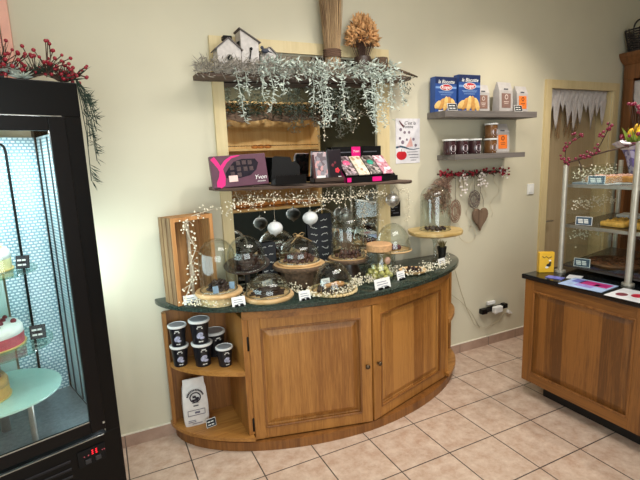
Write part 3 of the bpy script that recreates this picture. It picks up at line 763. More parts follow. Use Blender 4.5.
# chocolate gift box
cb = thing('chocolate_box', 'plum gift box of chocolates with a pink swirl, leftmost on the middle plank', 'box', (.113, -.192, zmid(.28) + .006), .0)
T = WM[cb] @ Matrix.Rotation(-.0, 4, 'X') @ Matrix.Rotation(-.17, 4, 'X') @ Matrix.Rotation(math.radians(-2), 4, 'Y')
PLUM = plain('plum_card', '#5a3346', .4)
M().box((0, 0, .093), (.332, .032, .182), bev=.002).done('carton', PLUM, cb, tf=T)
PINKC = plain('hot_pink_print', '#e0187c', .4, 0, .03)
def strip(m, pts, ws, y=-.0168):
    a, b_ = [], []
    for i, (x, z) in enumerate(pts):
        p, q = pts[max(0, i-1)], pts[min(len(pts)-1, i+1)]; t = Vector((q[0]-p[0], q[1]-p[1])).normalized(); n = Vector((-t.y, t.x))*ws[i]/2
        a.append((x + n.x, z + n.y)); b_.append((x - n.x, z - n.y))
    for y_ in (y,):
        for i in range(len(pts) - 1):
            m.quad([(*a[i][:1], y_, a[i][1]), (*a[i+1][:1], y_, a[i+1][1]), (*b_[i+1][:1], y_, b_[i+1][1]), (*b_[i][:1], y_, b_[i][1])])
k = M(); strip(k, [(-.150, .172), (-.135, .15), (-.118, .12), (-.108, .095), (-.112, .06), (-.125, .03), (-.128, .006)], [.028, .026, .022, .022, .03, .036, .034])
strip(k, [(.01, .180), (-.04, .172), (-.075, .15), (-.105, .115), (-.11, .09)], [.004, .012, .018, .022, .02], -.0170)
strip(k, [(-.104, .1), (-.098, .06), (-.105, .02), (-.128, .006)], [.016, .018, .02, .02], -.0172)
k.done('pink_swirl', PINKC, cb, tf=T)
k = M(); pts = [(-.085, .055), (-.085, .085), (-.06, .115), (-.03, .145), (.02, .158), (.10, .155), (.117, .13), (.10, .09), (.06, .06), (.0, .05), (-.05, .05)]
k.face([k._v((x, -.0176, z)) for x, z in pts]); k.done('window', plain('window_film', '#2a2730', .08, 0, .3, 30), cb, tf=T)
k = M()
for x, z in ((-.045, .11), (-.045, .075), (-.005, .135), (-.005, .1), (-.005, .068), (.03, .137), (.035, .1), (.065, .135), (.07, .1)):
    k.box((x, -.0183, z), (.024, .0015, .024), bev=.0006)
k.done('chocolates', plain('window_chocolates', '#4a3a3c', .3, 0, .4, 80), cb, tf=T)
k = M(); k.box((-.045, -.0195, .048), (.052, .001, .036)); k.done('sticker', plain('pale_pink_paper', '#e9c3bd', .7), cb, tf=T)
lettering('Yvon', .036, WHITE, cb, T @ face_tf((.118, -.0175, .045)), shear=.3); lettering('chocolats', .013, WHITE, cb, T @ face_tf((.122, -.0175, .022)), shear=.2)
# black easel display
ez = thing('display_easel', 'black cardboard display stand with a slanted cut corner beside the plum gift box', 'display stand', (.418, -.15, zmid(.5) + .006))
m = M(); poly = [(-.105, .0), (.085, .0), (.098, .11), (.07, .14), (.05, .135), (.04, .165), (-.06, .175), (-.075, .168)]
T = WM[ez] @ Matrix.Rotation(-.2, 4, 'X')
m.loft([[(x, -.004, z + .002) for x, z in poly], [(x, .004, z + .002) for x, z in poly]]).done('back_card', BLACKM, ez, tf=T)
m = M(); m.box((-.005, -.045, .02), (.2, .07, .036), bev=.003); m.box((-.005, -.078, .03), (.2, .006, .055)); m.done('front_tray', BLACK, ez, tf=WM[ez])
M().box((0, .04, .05), (.05, .004, .1), rot=(.35, 0, 0)).done('prop', BLACKM, ez, tf=WM[ez])
# low wooden tray with two packets
wt = thing('small_tray', 'low wooden tray holding two packets in the middle of the mirror plank', 'tray', (.705, -.16, zmid(.85) + .008))
m = M(); m.box((0, 0, .004), (.24, .07, .008)); m.box((0, -.033, .018), (.24, .004, .03)); m.box((0, .033, .018), (.24, .004, .03)); m.box((-.118, 0, .018), (.004, .07, .03)); m.box((.118, 0, .018), (.004, .07, .03)); m.done('tray_body', DARKSLAB, wt, tf=WM[wt])
zt = zmid(.85) + .0165
pk = thing('sweet_packet', 'grey clear packet with pink sweets in the low wooden tray', 'packet', (.645, -.165, zt)); T = WM[pk] @ Matrix.Rotation(-.15, 4, 'X')
M().box((0, 0, .095), (.105, .022, .185), bev=.006).done('pouch', speckle('packet_grey_pink', '#8d8890', ['#c79a9c', '#b8a4a8', '#6b5f66'], 45, .4), pk, tf=T)
M().box((-.046, -.004, .09), (.014, .025, .16)).done('side_band', plain('dark_red_band', '#4a2024', .5), pk, tf=T)
M().box((.0, -.0118, .025), (.06, .002, .022)).done('sticker', WHITE, pk, tf=T)
pk = thing('sweet_packet', 'black packet with a red flower mark in the low wooden tray', 'packet', (.76, -.152, zt)); T = WM[pk] @ Matrix.Rotation(-.15, 4, 'X')
M().box((0, 0, .10), (.10, .022, .2), bev=.004).done('pouch', plain('black_purple', '#1d141c', .35), pk, tf=T)
k = M()
for i in range(5):
    a = 2*PI*i/5; k.ball((.012 + .010*math.cos(a), -.0115, .065 + .010*math.sin(a)), .009, (1, .15, 1), 1)
k.done('red_flower', plain('flower_red', '#d2283c', .5), pk, tf=T)
k = M(); k.ball((-.018, -.0115, .10), .012, (1, .15, 1), 1); k.ball((.0, -.0115, .115), .009, (1, .15, 1), 1); k.done('dark_flower', plain('flower_dark', '#6e1c2c', .5), pk, tf=T)
M().box((.03, -.0125, .018), (.03, .002, .018)).done('sticker', WHITE, pk, tf=T)
# big sloping display box
db = thing('sachet_display', 'black display box with a slanted tray and raised header, rightmost on the middle plank', 'display box', (1.0, -.13, zmid(1.25) + .010))
zd = zmid(1.25) + .010
m = M(); P0 = [(.805, -.218), (1.195, -.218), (1.175, -.05), (.805, -.05)]
m.loft([[(.80, -.216, zd), (1.195, -.216, zd), (1.175, -.05, zd), (.795, -.05, zd)], [(.80, -.216, zd + .022), (1.195, -.216, zd + .022), (1.175, -.05, zd + .165), (.795, -.05, zd + .165)]])
m.done('tray', BLACK, db)
m = M(); m.box((.985, -.046, zd + .195), (.39, .006, .075)); m.done('header', BLACKM, db)
m = M(); m.box((1.0, -.220, zd + .014), (.395, .006, .034)); m.done('front_lip', BLACKM, db)
m = M(); m.quad([(.798, -.217, zd + .001), (.793, -.05, zd + .001), (.793, -.05, zd + .17), (.798, -.217, zd + .026)]); m.done('side_print', plain('magenta_print', '#8e1553', .4), db)
for c, d in (((.975, -.0505, zd + .195), (.07, .003, .072)), ((1.03, -.2245, zd + .014), (.07, .003, .03)), ((.818, -.2245, zd + .016), (.03, .003, .028))): M().box(c, d).done('pink_label', PINKC, db)
lettering('Yvon', .024, WHITE, db, face_tf((.975, -.0524, zd + .20)), shear=.3)
m = M(); m.box((1.09, -.0497, zd + .195), (.11, .001, .006)); m.box((.885, -.0497, zd + .195), (.1, .001, .006)); m.done('header_lines', INK, db)
cols = [('speckled grey sachet with a pink seal, first from the left in the slanted display box', speckle('sachet_grey', '#6d5f60', ['#a3929a', '#c5aeb2', '#3e3133'], 55, .45), '#e85a86'),
        ('cream sachet of white sweets, second from the left in the slanted display box', speckle('sachet_cream', '#e3d6c0', ['#cdb69c', '#f3ead8', '#b6916f'], 55, .5), '#efe6d2'),
        ('speckled dark sachet with a green seal, third from the left in the slanted display box', speckle('sachet_dark', '#5d5552', ['#8f8580', '#c0b2ad', '#2f2827'], 55, .45), '#1e9a80'),
        ('pink sachet of rosy sweets, last on the right in the slanted display box', speckle('sachet_pink', '#c98f9b', ['#e9c6cf', '#b16d7d', '#f6e3e6'], 55, .4), '#f2c3d2')]
ang = math.atan2(.143, .166)
for i, (lab, mt, dot) in enumerate(cols):
    s_ = thing('sweet_sachet', lab, 'sachet', (.852 + .093*i, -.205, zd + .036), 0, 'sachets in the slanted display box'); T = WM[s_] @ Matrix.Rotation(ang, 4, 'X')
    M().box((0, .094, .0095), (.085, .185, .012), bev=.005).done('pouch', mt, s_, tf=T)
    if i != 1: M().ball((0, .115 if i < 3 else .13, .017), .024, (1.1, 1, .35), 2, .08).done('seal', plain('seal_%d' % i, dot, .35), s_, tf=T)
    else: M().box((0, .12, .0165), (.04, .045, .003), bev=.001).done('seal', plain('seal_cream', dot, .4), s_, tf=T)

# bird houses
HW = plain('white_washed', '#cdc6c2', .8, 0, .12, 45)
def bird_house(label, x, y, z, w, d, h, hr, roof, single=False, hole=.02, rz=0.0):
    t = thing('bird_house', label, 'bird house', (x, y, z), rz, 'bird houses on the top plank'); T = WM[t]
    m = M(); 
    top_ = [(-w/2, h), (0, h + hr), (w/2, h)] if not single else [(-w/2, h + hr), (w/2, h)]
    prof = [(-w/2, 0), (w/2, 0)] + [p for p in top_[::-1]]
    m.loft([[(a, -d/2, b_) for a, b_ in prof], [(a, d/2, b_) for a, b_ in prof]]).done('body', HW, t, tf=T)
    rf = M()
    for a, b_ in zip(top_, top_[1:]):
        a = Vector((a[0], 0, a[1])); b_ = Vector((b_[0], 0, b_[1])); e = (b_ - a).normalized(); n = Vector((-e.z, 0, e.x))*.004
        a2 = a - e*(.012 if (a.x < 0) else 0); b2 = b_ + e*(.012 if b_.x > 0 else 0)
        q = [a2 + n*.3, b2 + n*.3, b2 + n*1.8, a2 + n*1.8]
        rf.loft([[(p.x, -d/2 - .010, p.z) for p in q], [(p.x, d/2 + .006, p.z) for p in q]])
    rf.done('roof', plain('roof_' + roof, roof, .8, 0, .25, 40), t, tf=T)
    if hole:
        M().cyl((0, 0, 0), hole, .004, 20, mat=Matrix.Translation((0, -d/2 - .003, h*.62)) @ Matrix.Rotation(-PI/2, 4, 'X')).done('entry_ring', plain('ring_grey', '#8b8780', .8), t, tf=T)
        M().cyl((0, 0, 0), hole*.72, .003, 20, mat=Matrix.Translation((0, -d/2 - .005, h*.62)) @ Matrix.Rotation(-PI/2, 4, 'X')).done('entry_hole', BLACKM, t, tf=T)
    return t
h1 = bird_house('white bird house with a round hole and pitched roof, leftmost on the top plank', .105, -.11, ztop(.1) + .001, .135, .1, .125, .055, '#6a615e')
M().box((.112, -.10, ztop(.1) + .196), (.05, .05, .022), bev=.003).done('roof_cap', BLACKM, h1)
h2 = bird_house('tall white bird house with a slanting roof, second from the left on the top plank', .232, -.095, ztop(.23) + .001, .105, .1, .172, .06, '#5c5452', True, 0)
k = M(); k.tube([(.222, -.152, ztop(.2) + .06), (.236, -.152, ztop(.2) + .13)], .004, 6); k.ball((.237, -.152, ztop(.2) + .135), .010, sub=1); k.ball((.221, -.152, ztop(.2) + .055), .011, sub=1); k.done('key_ornament', BLACKM, h2, True)
M().box((.183 - .006, -.1, ztop(.2) + .165), (.006, .045, .03)).done('side_opening', BLACKM, h2)
h3 = bird_house('small white bird house with a dark bird on it, rightmost of the three houses', .352, -.10, ztop(.35) + .001, .10, .08, .10, .045, '#7a716c', False, 0)
k = M(); q = Vector((.318, -.16, ztop(.3) + .125)); k.ball(q, .018, (1.3, .7, .8), 2); k.ball(q + Vector((-.018, 0, .016)), .010, sub=2); k.leaf(q + Vector((.01, 0, 0)), (1, 0, -.3), .045, .018); k.tube([q + Vector((0, 0, -.01)), q + Vector((0, .02, -.03))], .003, 4); k.done('bird', plain('slate_bird', '#3f4250', .7), h3, True)
# broom of twigs standing behind
br = thing('twig_bundle', 'tall sheaf of dry twigs bound with cord standing on the top plank', 'dried sheaf', (.787, -.105, ztop(.79)))
zb = ztop(.79) + .003; m = M()
for i in range(170):
    a = rnd.uniform(0, 2*PI); q = math.sqrt(rnd.random()); r0 = .052*q; r1 = .052*q; r2 = .098*q*rnd.uniform(.85, 1.1); hh = rnd.uniform(.5, .66)
    ca, sa = math.cos(a), math.sin(a)*.75
    m.tube([(.787 + r0*ca, -.105 + r0*sa, zb), (.787 + r1*ca, -.105 + r1*sa, zb + .15), (.787 + (r1+r2)/2*ca, -.105 + (r1+r2)/2*sa, zb + .38), (.787 + r2*ca, -.105 + r2*sa*.7, zb + hh)], [.0024, .0024, .0020, .0012], 4)
m.done('twigs', wood('dry_twigs', '#c6a67e', '#6a4f38', 'z', 3.0, .85, 0), br)
m = M()
for z in (.115, .127, .139, .151): m.lathe([(.056, -.006), (.062, 0), (.056, .006), (.050, 0), (.056, -.006)], (.787, -.105, zb + z), 24, Matrix.Diagonal((1, .78, 1, 1)))
m.done('cord', plain('brown_cord', '#5f4636', .9), br, True)
# dried flowers
vs = thing('dried_bouquet', 'brown pot of dried orange leaves at the right end of the top plank', 'dried bouquet', (1.01, -.105, ztop(1.01)))
zb = ztop(1.01) + .002
M().lathe([(0, 0), (.05, 0), (.06, .07), (.055, .12), (.05, .12), (.05, .02), (0, .02)], (1.01, -.105, zb), 24).done('pot', plain('brown_pot', '#3a2a22', .5), vs, 'auto')
m = M(); s_ = M()
for i in range(520):
    a = rnd.uniform(0, 2*PI); ph = rnd.uniform(-.5, 1.4); c = Vector((1.015, -.105, zb + .245)); dv = Vector((math.cos(a)*math.cos(ph), math.sin(a)*math.cos(ph)*.65, math.sin(ph)*1.15))
    p = c + dv*.085*rnd.uniform(.55, 1.2); m.leaf(p, dv + Vector((rnd.uniform(-.7, .7), rnd.uniform(-.7, .7), rnd.uniform(-.2, .7))), rnd.uniform(.03, .055), rnd.uniform(.018, .03))
    if i % 9 == 0: s_.tube([(1.01, -.105, zb + .02), p], .0016, 4)
m.done('dry_leaves', plain('dry_orange_leaf', '#cb9b68', .8, 0, .3, 35), vs); s_.done('stalks', TWIG, vs)
lg = M().lathe([(0, 0), (.045, 0), (.05, .03), (.047, .12), (0, .125)], (1.155, -.10, ztop(1.155) + .002), 20).done('wood_stump', BARK, None, 'auto', base=(1.155, -.10, ztop(1.155)))
tag(lg, 'small dark wood stump right of the dried leaf pot on the top plank', 'stump')

# frosted garland on the top plank
gd = thing('frosted_garland', 'frosted grey green garland lying on the top plank with long hanging fronds', 'garland', (.65, -.17, 2.19))
m = M()
for i in range(1700):
    x = rnd.uniform(-.10, .50) if rnd.random() < .6 else rnd.uniform(.3, 1.0); y = -.195 + rnd.gauss(0, .018); z = ztop(x) + .006 + rnd.gauss(.008, .022)
    if y > -.165: y = -.172
    if z < ztop(x): y = min(y, -.208)
    m.leaf((x, y, z), (rnd.uniform(-1, 1), rnd.uniform(-1, .1), rnd.uniform(-.3, 1)), rnd.uniform(.03, .06), .006)
m.done('mossy_twigs', MOSS, gd)
m = M()
for i in range(760):
    x = rnd.uniform(.26, 1.20); y = -.212 + rnd.gauss(0, .012); z = ztop(x) + rnd.uniform(-.03, .07)
    m.leaf((x, y, z), (rnd.uniform(-1, 1), rnd.uniform(-1, -.1), rnd.uniform(-.8, .8)), rnd.uniform(.03, .055), .012)
m.done('frosted_leaves', FROST, gd)
for x, ln, wd in ((.12, .30, .016), (.17, .14, .03), (.27, .18, .04), (.33, .24, .045), (.42, .15, .05), (.58, .21, .05), (.64, .34, .055), (.69, .31, .05), (.79, .30, .045), (.95, .22, .05), (1.0, .30, .055), (1.04, .39, .05), (1.09, .35, .05), (1.13, .25, .05), (1.23, .22, .03)):
    p = Vector((x, -.215, ztop(x) + .02)); pts = [p]
    n = max(4, int(ln/.035))
    for i in range(n): pts.append(pts[-1] + Vector((rnd.uniform(-.012, .012), rnd.uniform(-.008, .003), -ln/n)))
    m = M(); m.tube(pts, .0022, 4)
    for i, q in enumerate(pts[1:]):
        for kk in range(int(6 + wd*150)):
            a = rnd.uniform(0, 2*PI); o = q + Vector((0, 0, rnd.uniform(0, ln/n))) + Vector((rnd.gauss(0, wd*.35), rnd.gauss(0, .008), 0))
            m.leaf(o, (math.cos(a), math.sin(a)*.6 - .2, rnd.uniform(-.9, .3)), rnd.uniform(.018, .036), .008)
    m.done('frond', FROST, gd)
# darker sprigs at the right tip
m = M()
for i in range(60):
    q = Vector((1.28 + rnd.gauss(0, .025), -.19 + rnd.gauss(0, .01), 2.2 - abs(rnd.gauss(.03, .06)))); m.leaf(q, (rnd.uniform(-.5, .5), -.3, rnd.uniform(-1, .4)), .04, .006)
m.done('dark_sprig', NEEDLE, gd)

# berry strings under the middle plank
def bead_string(label, path, n, spread, r=.0045, name='berry_string', mat=WHB):
    g_ = thing(name, label, 'berry garland', path[0]); s_ = M(); s_.tube(path, .0012, 4); b_ = []
    for i in range(n):
        k = rnd.randrange(len(path) - 1); p = Vector(path[k]).lerp(Vector(path[k+1]), rnd.random())
        q = p + Vector((rnd.gauss(0, spread), rnd.gauss(0, min(spread, .012)), rnd.gauss(0, spread)))
        q.y = min(q.y, -.034); b_.append(q)
        if i % 3 == 0: s_.tube([p, q], .0007, 3)
    s_.done('wire', WTWIG, g_); berry_parts(g_, b_, r, mat, 'berries', True); return g_
bead_string('bunch of ivory berries hanging at the left end below the middle plank', [(.02, -.20, 1.40), (.10, -.20, 1.45), (.17, -.2, 1.43), (.22, -.2, 1.44)], 90, .025)
bead_string('string of ivory berries draped along the underside of the middle plank', [(.20, -.205, 1.46), (.35, -.2, 1.44), (.5, -.2, 1.43), (.62, -.2, 1.425), (.75, -.2, 1.415), (.88, -.2, 1.425), (1.0, -.2, 1.44), (1.12, -.2, 1.43)], 210, .024)
bead_string('string of ivory berries hanging down the right side of the mirror', [(1.02, -.06, 1.47), (1.03, -.06, 1.36), (1.01, -.06, 1.25), (1.02, -.06, 1.12)], 60, .02)
bead_string('loop of ivory berries hanging round the small black wall sign', [(1.20, -.06, 1.46), (1.17, -.05, 1.38), (1.16, -.04, 1.28), (1.18, -.04, 1.16), (1.26, -.04, 1.11)], 60, .02)
bead_string('short string of ivory berries hanging right of the small black wall sign', [(1.33, -.05, 1.44), (1.42, -.045, 1.40), (1.43, -.04, 1.3), (1.41, -.04, 1.2)], 36, .015)
bead_string('string of ivory berries hanging in the mirror above the sachet box', [(.72, -.06, 2.03), (.73, -.06, 1.93), (.74, -.055, 1.84), (.73, -.055, 1.80)], 30, .02)
bead_string('loose ivory berries dangling between the fronds and the sachet box', [(.80, -.1, 2.02), (.88, -.1, 1.97), (.95, -.1, 1.92), (1.0, -.1, 1.98)], 22, .035)
# baubles
def bauble(label, x, y, z, r, mat, zt_, flat=.85):
    t = thing('glass_bauble', label, 'bauble', (x, y, z + r), 0, 'baubles hanging below the middle plank')
    m = M(); N = 20; pr_ = []
    for i in range(11):
        a = -PI/2 + PI*i/10; pr_.append((max(0, r*math.cos(a)) if 0 < i < 10 else 0, r*flat*math.sin(a) + (.014*(i == 0)*-1)))
    m.lathe(pr_, (x, y, z), N).done('globe', mat, t, True)
    M().cyl((x, y, z + r*flat - .002), .008, .012, 10).done('cap', STEEL, t)
    M().tube([(x, y, z + r*flat + .008), (x, y, zt_)], .0007, 3).done('thread', WTWIG, t)
ICE = plain('frosted_white_glass', '#dfe1e2', .25, 0, .12, 40, .3)
CLR = thin_glass('bauble_glass', '#eef0f0', .7, .3, .08)
bauble('white frosted bauble hanging above the squat dome, leftmost of the baubles', .322, -.15, 1.262, .048, ICE, zmid(.32) - .03)
bauble('white frosted bauble hanging left of the tall slate writing', .565, -.15, 1.303, .050, ICE, zmid(.56) - .03)
IG = thin_glass('ice_glass', '#f4f4f4', .5, .38, .35)
bauble('clear glass bauble hanging behind the tall bell at the back middle', 0.882, -.052, 1.285, .044, IG, zmid(.88) - .03, 1.15)
bauble('clear glass bauble hanging in front of the small black wall sign', 1.212, -.14, 1.372, .050, IG, zmid(1.2) - .03, .95)
# wall sign
sg = thing('wall_sign', 'small black chalk sign hanging on the wall right of the mirror', 'sign', (1.322, -.002, 1.235))
M().box((1.322, -.008, 1.29), (.098, .008, .115)).done('slate', BLACKM, sg)
k = M(); k.box((1.315, -.0125, 1.30), (.06, .001, .006)); k.box((1.305, -.0125, 1.278), (.03, .001, .005)); k.box((1.33, -.0125, 1.258), (.05, .001, .006)); k.done('lettering', INK, sg)
k = M(); k.tube([(1.28, -.01, 1.345), (1.29, -.014, 1.42), (1.322, -.014, 1.46), (1.352, -.014, 1.42), (1.365, -.01, 1.345)], .0012, 4); k.done('hanger', BLACKM, sg)

# poster
po = thing('wall_poster', 'white poster with scattered fruit and a red apple on the wall', 'poster', (1.45, -.001, 1.617))
M().box((1.45, -.002, 1.78), (.218, .002, .322)).done('sheet', plain('poster_white', '#dcd8dc', .5), po)
for x, z, r in ((1.385, 1.862, .012), (1.42, 1.842, .011), (1.46, 1.842, .010), (1.378, 1.80, .010), (1.402, 1.772, .014), (1.5, 1.792, .011), (1.52, 1.748, .011), (1.37, 1.74, .008), (1.44, 1.79, .009)):
    M().cyl((x, -.0034, z), r, .0006, 12, mat=Matrix.Rotation(PI/2, 4, 'X')).done('plum_print', plain('poster_plum', '#7a6a78', .6, 0, .4, 90), po)
k = M(); pts = [(1.43, 1.735), (1.46, 1.78), (1.475, 1.81), (1.485, 1.78), (1.495, 1.74)]; k.face([k._v((x, -.0036, z)) for x, z in pts]); k.done('bottle_shape', plain('poster_blush', '#d9a7a0', .6, 0, .2), po)
k = M(); strip(k, [(1.343, 1.735), (1.38, 1.742), (1.42, 1.735), (1.46, 1.722), (1.5, 1.718), (1.556, 1.725)], [.014, .014, .012, .008, .006, .005], -.0036); k.done('wave_band', plain('poster_teal', '#2c4b5c', .6), po)
k = M(); pts = []
for i in range(20):
    a = 2*PI*i/20; pts.append((1.392 + .046*math.cos(a), 1.678 + .034*math.sin(a) - (.006 if 4 <= i <= 6 else 0)))
k.face([k._v((x, -.0036, z)) for x, z in pts]); k.done('apple', plain('poster_red', '#c01c2a', .5), po)
k = M(); strip(k, [(1.388, 1.706), (1.392, 1.722)], [.003, .003], -.0038); k.done('apple_stalk', BINK, po)
k = M(); strip(k, [(1.372, 1.925), (1.388, 1.905), (1.405, 1.888), (1.415, 1.878)], [.006, .012, .014, .006], -.0036); k.done('red_mark', plain('poster_maroon', '#5a2028', .5), po)
lettering("C'est la", .034, BINK, po, face_tf((1.468, -.0036, 1.908)), shear=.2); lettering('Pomme', .03, BINK, po, face_tf((1.45, -.0036, 1.882)), shear=.2)
k = M()
for i, (x, w) in enumerate(((1.49, .1), (1.5, .09), (1.505, .08), (1.5, .05))): k.box((x, -.0034, 1.70 - .02*i), (w, .0006, .004))
k.done('lettering', INK, po)

# ------------------------------------------------------------------ grey wall shelves
GREY = wood('grey_oak_shelf', '#77706c', '#5d5753', 'x', .8, .6, .1)
sh = M().box((2.097, -.101, 1.9575), (.938, .2, .045), bev=.002).done('wall_shelf', GREY, None, base=(2.097, -.1, 1.935)); tag(sh, 'upper grey floating wall shelf carrying the blue flour boxes', 'shelf', 'grey floating shelves')
sh = M().box((2.0875, -.101, 1.649), (.723, .2, .038), bev=.002).done('wall_shelf', GREY, None, base=(2.0875, -.1, 1.63)); tag(sh, 'lower grey floating wall shelf carrying small jars', 'shelf', 'grey floating shelves')
Z1, Z2 = 1.981, 1.669
def flour_box(label, x, y, w, h, rz):
    t = thing('flour_box', label, 'box', (x, y, Z1), rz, 'blue flour boxes'); T = WM[t]; D = .06
    m, nt, b = new_mat('blue_carton')
    M().box((0, 0, h/2), (w, D, h), bev=.002).done('carton', plain('blue_carton_card', '#2a4f96', .4, 0, .12, 8), t, tf=T)
    F = -D/2
    M().box((0, F - .0004, h*.9), (w*.99, .001, h*.19)).done('top_band', plain('navy_print', '#182a58', .4), t, tf=T)
    M().box((0, F - .0004, h*.695), (w*.98, .001, h*.055)).done('pale_band', plain('pale_blue_print', '#7fa4d8', .4), t, tf=T)
    def ell(cx, cz, rx, rz_, y, mat, nm):
        k = M(); k.loft([[(cx + rx*math.cos(a), yy, cz + rz_*math.sin(a)) for a in [2*PI*i/24 for i in range(24)]] for yy in (y, y - .0008)]); k.done(nm, mat, t, tf=T)
    ell(0, h*.70, w*.29, h*.092, F - .001, WHITE, 'badge_edge'); ell(0, h*.70, w*.26, h*.078, F - .002, plain('badge_red', '#c8202f', .4), 'badge')
    lettering('Roger', .036*w/.2, WHITE, t, T @ face_tf((0, F - .0034, h*.70)), bold=.0006)
    lettering('la Biscotte', .036*w/.2, WHITE, t, T @ face_tf((0, F - .0022, h*.855)), shear=.3, bold=.0004)
    k = M()
    for z, ww in ((.575, .7), (.545, .62), (.49, .5)): k.box((0, F - .0008, h*z), (w*ww, .0008, h*.012))
    k.done('small_print', plain('print_blue', '#8fb0e0', .5), t, tf=T)
    # croissant built of curled rolls
    C1 = plain('croissant', '#e6bd74', .6, 0, .15, 40); C2 = plain('croissant_shade', '#c9924c', .6, 0, .15, 40)
    for i, (u, a, l) in enumerate(((-.36, .9, .30), (-.2, .55, .36), (-.02, .2, .40), (.17, -.12, .40), (.34, -.4, .36))):
        k = M(); k.ball((0, 0, 0), 1, (w*.125, .0035, h*l*.56), 2)
        k.done('croissant_roll', (C1, C2)[i % 2], t, True, tf=T @ Matrix.Translation((u*w, F - .0005, h*(.20 + .03*math.cos(u*4)))) @ Matrix.Rotation(a, 4, 'Y'))
    k = M(); k.box((0, F - .0006, h*.03), (w*.7, .001, h*.03)); k.done('base_print', WHITE, t, tf=T)
flour_box('blue flour box with croissants and a red oval badge, left one of the pair', 1.730, -.060, .195, .248, -.03)
flour_box('blue flour box with croissants and a red oval badge, right one of the pair', 1.957, -.062, .205, .272, -.05)
SILV = plain('silver_pouch', '#c9c4c2', .35, .25, .08, 20, .2)
def coffee_bag(label, x, y, z, w, h, panel, rz=0.0, d=.07, mark='#e8d8d0'):
    t = thing('coffee_bag', label, 'bag', (x, y, z), rz, 'silver tea and coffee bags'); T = WM[t]
    m = M(); m.loft([[(a*w/2*k, b_*d/2*kd, zz) for a, b_ in ((-1, -1), (1, -1), (1, 1), (-1, 1))] for zz, k, kd in ((0, .96, .95), (.01, 1, 1), (h*.72, 1, .8), (h*.9, .98, .3), (h, .97, .1))])
    m.done('pouch', SILV, t, tf=T)
    tl = math.atan2(d*.1, h*.72)
    M().box((0, -d/2*.905 - .001, h*.38), (w*.66, .002, h*.48), rot=(-tl, 0, 0)).done('label_panel', plain('panel_' + panel, panel, .5), t, tf=T)
    k = M()
    for i in range(14):
        a = 2*PI*i/14; k.box((w*.1*math.cos(a), -d/2*.88 - .003, h*.5 + w*.1*math.sin(a)), (w*.06, .001, w*.035), rot=(-tl, PI/2 - a, 0))
    for zz, ww in ((.34, .36), (.28, .3), (.22, .2)): k.box((0, -d/2*(.97 - .2*zz) - .0022, h*zz), (w*ww, .001, h*.02))
    k.done('emblem', plain('mark_' + mark, mark, .5), t, tf=T)
    k = M(); k.box((0, -d/2*.78, h*.76), (w*.3, .003, h*.04)); k.done('lettering', INK, t, tf=T)
coffee_bag('silver pouch with a brown label half hidden behind the right blue flour box', 2.112, -.05, Z1, .13, .21, '#8d6a5c', d=.06)
coffee_bag('silver pouch with a brown label standing alone in the middle of the upper shelf', 2.295, -.10, Z1, .155, .228, '#86685f', .06)
coffee_bag('silver pouch with an orange label at the right end of the upper shelf', 2.490, -.09, Z1, .135, .205, '#e8792e', .05, mark='#3a2a2a')
coffee_bag('silver pouch with an orange label on the lower shelf beside the stacked jars', 2.290, -.085, Z2, .145, .225, '#e8792e', .0, mark='#3a2a2a')
chalk_tag('small black chalk tag between the two blue flour boxes', (1.722, -.172, Z1), -.05, .085, .052, group='chalk tags on the upper shelf')
chalk_tag('small black chalk tag in front of the upper orange labelled pouch', (2.392, -.172, Z1), 0, .085, .048, group='chalk tags on the upper shelf')
def jam_jar(label, x, y, z, body='#3a2226'):
    t = thing('jam_jar', label, 'jar', (x, y, z), 0, 'small jars on the lower wall shelf'); T = WM[t]
    M().lathe([(0, 0), (.044, 0), (.048, .008), (.048, .092), (.044, .1), (0, .1)], seg=24).done('jar_body', plain('jar_' + body, body, .2), t, 'auto', tf=T)
    M().lathe([(0, .1005), (.053, .1005), (.054, .104), (.053, .112), (0, .114)], seg=24).done('lid', WPLAS, t, 'auto', tf=T)
    k = M()
    def oc(u, zz): return (.0486*math.sin(u), -.0486*math.cos(u), zz)
    for rr, nm in ((.55, 0),):
        k.face([k._v(oc(rr*math.cos(a), .045 + .026*math.sin(a))) for a in [2*PI*i/18 for i in range(18)]])
    k.done('round_label', plain('jar_label', '#c9bcc2', .6, 0, .3, 90), t, tf=T)
    k = M(); 
    for u0, u1, z0, z1 in ((-.3, .2, .042, .052), (-.1, .35, .032, .04), (-.5, .5, .078, .084)): k.quad([(p[0]*1.006, p[1]*1.006, p[2]) for p in (oc(u0, z0), oc(u1, z0), oc(u1, z1), oc(u0, z1))])
    k.done('print', INK, t, tf=T)
    k = M(); k.quad([(p[0]*1.004, p[1]*1.004, p[2]) for p in (oc(-.45, .006), oc(.45, .006), oc(.45, .014), oc(-.45, .014))]); k.done('lettering', WHITE, t, tf=T)
    return t
j = jam_jar('small dark jar with white lid, leftmost on the lower wall shelf', 1.742, -.118, Z2)
dup(j, (1.860, -.118, Z2), 0, 'small dark jar with white lid, second from the left on the lower wall shelf')
dup(j, (1.990, -.118, Z2), 0, 'small dark jar with white lid, third from the left on the lower wall shelf')
j = jam_jar('small amber jar with white lid, lower one of the stacked pair on the wall shelf', 2.156, -.118, Z2, '#6e4a2a')
dup(j, (2.160, -.118, Z2 + .115), 0, 'small amber jar with white lid, upper one of the stacked pair on the wall shelf')

